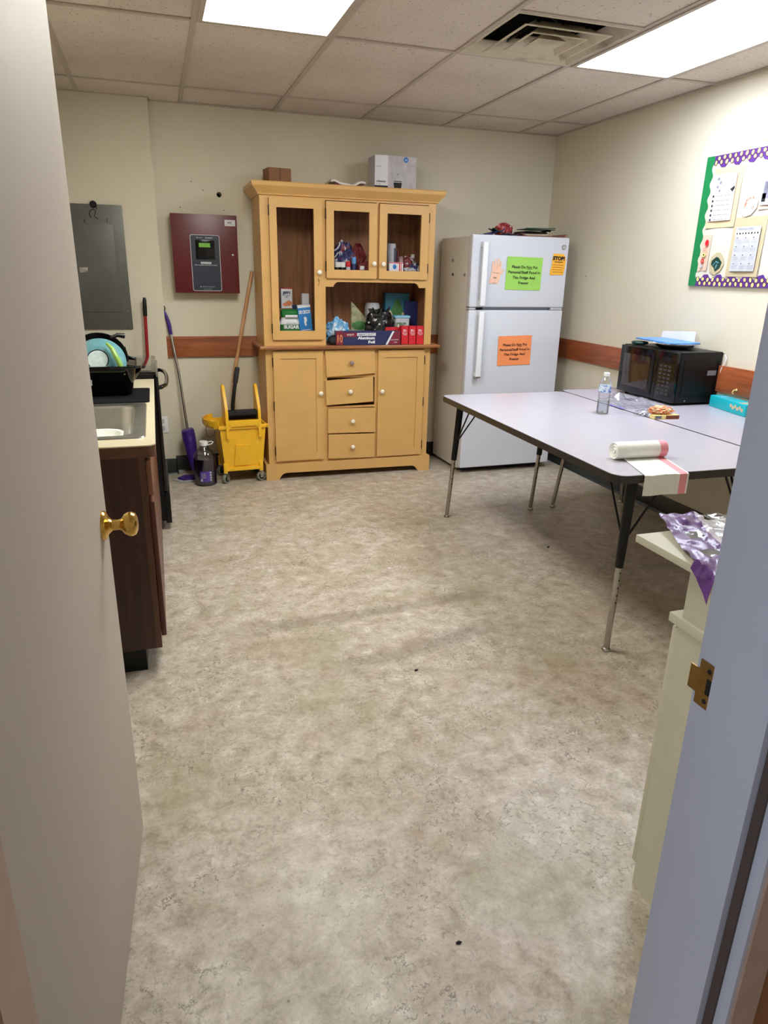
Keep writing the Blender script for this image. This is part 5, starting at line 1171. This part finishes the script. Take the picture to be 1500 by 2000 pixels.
# dish tub
dtb = T('dish_tub', 'black plastic dish tub full of pans on the drying mat', 'dish tub', (-.295, 3.53, CZ+.005))
mb = MB()
def lpx(hx_, hy_, r_, z_): return [mb.bm.verts.new((p[0], p[1], z_)) for p in rrect(-hx_, hx_, -hy_, hy_, r_, 5)]
lp = [lpx(.155, .12, .04, 0), lpx(.165, .13, .04, .01), lpx(.19, .155, .05, .125), lpx(.212, .175, .05, .135), lpx(.214, .177, .05, .128), lpx(.214, .177, .05, .139), lpx(.186, .151, .048, .139), lpx(.16, .125, .04, .012)]
for p, q in zip(lp, lp[1:]):
    n = len(p)
    for k in range(n): mb.bm.faces.new((p[k], p[(k+1) % n], q[(k+1) % n], q[k]))
mb.bm.faces.new(lp[0][::-1]); mb.bm.faces.new(lp[-1]); bmesh.ops.recalc_face_normals(mb.bm, faces=mb.bm.faces[:])
mb.build('tub', 'blackgloss', dtb, ang=40)
mb = MB()
for k in range(5): mb.tube([(.05, .12-.05*k*.8, .135), (.19, .12-.05*k*.8, .128)], .0035, seg=6)
mb.build('wire_rack', 'chrome', dtb)
MB().box(-.03, .0, -.1605, -.156, .055, .08).build('small_label', 'ltgrey', dtb)
# pans in the tub
tp = T('teal_pan', 'upturned teal frying pan with a pale round base leaning in the dish tub', 'pan', (-.262, 3.47, 1.022), 0, rot=(1.12, -.18, 0))
MB().lathe([(.0, .045), (.055, .045), (.056, .043), (.06, .043), (.085, .035), (.11, .012), (.118, 0), (.116, -.002), (.10, .012), (0, .03)], seg=40).build('pan_body', 'teal', tp)
MB().lathe([(.0, .0475), (.042, .0475), (.044, .0455)], seg=36).build('pan_base', plain('pale_base', (186, 204, 206), .4, var=.15, scale=50), tp)
MB().lathe([(.044, .0452), (.0465, .048), (.049, .0450)], seg=36).build('base_ring', 'ink', tp)
MB().tube([(.02, -.09, .03), (.045, -.075, .045), (.06, -.045, .055)], [.010, .013, .010], seg=10).build('handle', 'black', tp)
sp_ = MB().tube([(-.045, .03, .115), (-.024, .01, .095), (-.002, -.01, .045), (.022, -.02, -.02)], [.006, .011, .0125, .011], seg=10)
solo('lime_spatula', 'lime green utensil handle leaning across the dish tub', 'spatula', sp_, 'lime', (-.176, 3.41, .998))
bp = T('black_pan', 'black frying pan behind the teal pan in the dish tub', 'pan', (-.27, 3.62, 1.015), 0, rot=(1.05, .15, 0))
MB().lathe([(0, .0), (.10, 0), (.125, .035), (.128, .036), (.103, .004), (0, .005)], seg=32).build('pan_body', 'black', bp)
MB().tube([(.04, .11, .03), (.07, .13, .03), (.10, .135, .02)], [.008, .010, .013], seg=10).build('handle', 'black', bp)
mb = MB().tube([(-.03, 0, 0), (.01, .01, .012), (.05, .02, .012), (.062, .022, .012)], [.007, .009, .014, .011], seg=10)
solo('ladle', 'black round tipped utensil handle sticking out above the dish tub', 'utensil', mb, 'black', (-.215, 3.70, 1.045))
solo('dark_pot_lid', 'dark pot lid edge sticking up at the back right of the dish tub', 'pot', MB().lathe([(0, 0), (.06, 0), (.07, .07), (.075, .072), (.066, .006), (0, .006)], seg=28), 'black', (-.18, 3.63, .945), 0, rot=(.5, .4, 0))  # dark pot lid, drawn as a small open pot

# ------------------------------------------------------------------ stove
sv = T('electric_stove', 'black glass-top stove at the far end of the worktop', 'stove', (-.345, 3.958, 0))
def vx(x): return x+.345
SW = .76; fx = vx(-.035)
MB().box(vx(XL+.003), fx, 0, SW, .06, .895).build('body', 'black', sv, smooth=False)
mb = MB(); mb.box(vx(XL+.003), fx+.012, -.003, SW+.003, .895, .912, bev=.005, seg=3); mb.build('cooktop_rim', 'blackgloss', sv)
MB().box(vx(XL+.08), fx-.012, .03, SW-.03, .9115, .9145, bev=.001).build('glass_top', 'glassstove', sv)
mb = MB()
for a, b, r_ in ((vx(-.48), .2, .08), (vx(-.2), .2, .10), (vx(-.48), .56, .10), (vx(-.2), .56, .08)): mb.lathe([(r_-.003, .9146), (r_, .9149), (r_+.002, .9146)], (a, b, 0), seg=36)
mb.build('burner_ring', 'grey', sv)
MB().box(vx(XL+.003), vx(XL+.07), 0, SW, .912, 1.06, bev=.006).build('control_panel', 'black', sv)
dv = MB().box(fx, fx+.022, .006, SW-.006, .235, .885, bev=.004).build('oven_door', 'blackgloss', sv)
hp_ = [(fx+.012, .02, .822), (fx+.035, .03, .825), (fx+.058, .10, .825), (fx+.068, .25, .825), (fx+.070, .38, .825), (fx+.068, .51, .825), (fx+.058, .66, .825), (fx+.035, .73, .825), (fx+.012, .74, .822)]
MB().tube(hp_, .012, seg=12).build('oven_handle', 'blackgloss', dv)
MB().box(fx, fx+.032, -.002, SW-.002, .045, .225, bev=.003).build('storage_drawer', 'black', sv)
mb = MB()
for a in (vx(-.62), fx-.04):
    for b in (.04, SW-.04): mb.lathe([(.015, 0), (.018, .02), (.012, .06)], (a, b, 0), seg=10)
mb.build('feet', 'black', sv)

# ------------------------------------------------------------------ little bits on the floor
for i, (x, y, s_, lab) in enumerate(((.543, 1.053, .008, 'dark crumb on the floor nearest the doorway'), (.845, 2.155, .010, 'dark crumb in the middle of the open floor'), (2.0, 3.15, .014, 'small dark crumb on the floor under the grey table'))):
    solo('crumb', lab, 'crumb', MB().blob((0, 0, .002), (s_*.8, s_*.4, .003), .4, 5, 0, 2, 60+i, flat=-.0018), 'blacksoft', (x, y, 0), .4*i)
solo('paper_scrap', 'tiny white paper scrap on the open floor left of the table', 'scrap', MB().box(-.008, .008, -.004, .004, 0, .001), 'paper', (1.044, 3.105, 0), .3)

# ------------------------------------------------------------------ world, camera, view
wd = bpy.data.worlds.new('World'); SC.world = wd; wd.use_nodes = True
bg = wd.node_tree.nodes['Background']; bg.inputs['Color'].default_value = (1.0, .86, .74, 1); bg.inputs['Strength'].default_value = .32
la = bpy.data.lights.new('hall_fill_light', 'AREA'); la.shape = 'RECTANGLE'; la.size = 1.0; la.size_y = 1.5; la.energy = 26; la.color = (.82, .90, 1.0)  # added unseen cool lamp in the hall, brightens the right jamb
lo = bpy.data.objects.new('hall_fill_light', la); COL.objects.link(lo); lo.location = (-1.55, -.35, 1.3); lo.rotation_euler = (0, -PI/2, 0)
cam = bpy.data.cameras.new('Camera'); co = bpy.data.objects.new('Camera', cam); COL.objects.link(co)
Rm = ((0.9528919811136236, -0.30264772372563986, 0.02003066781318969), (0.08117150517766944, 0.31808681601598426, 0.9445803111562324), (0.29224657239486174, 0.8984570845624749, -0.32766874755300157))
m4 = Matrix(((Rm[0][0], Rm[1][0], -Rm[2][0], 0), (Rm[0][1], Rm[1][1], -Rm[2][1], 0), (Rm[0][2], Rm[1][2], -Rm[2][2], 1.4429), (0, 0, 0, 1)))
co.matrix_world = m4
cam.sensor_fit = 'HORIZONTAL'; cam.sensor_width = 36; cam.lens = 1349.9/1500*36; cam.clip_start = .02
SC.camera = co
SC.view_settings.view_transform = 'Standard'; SC.view_settings.look = 'None'; SC.view_settings.gamma = 1; SC.view_settings.exposure = 0
SC.view_settings.use_curve_mapping = False
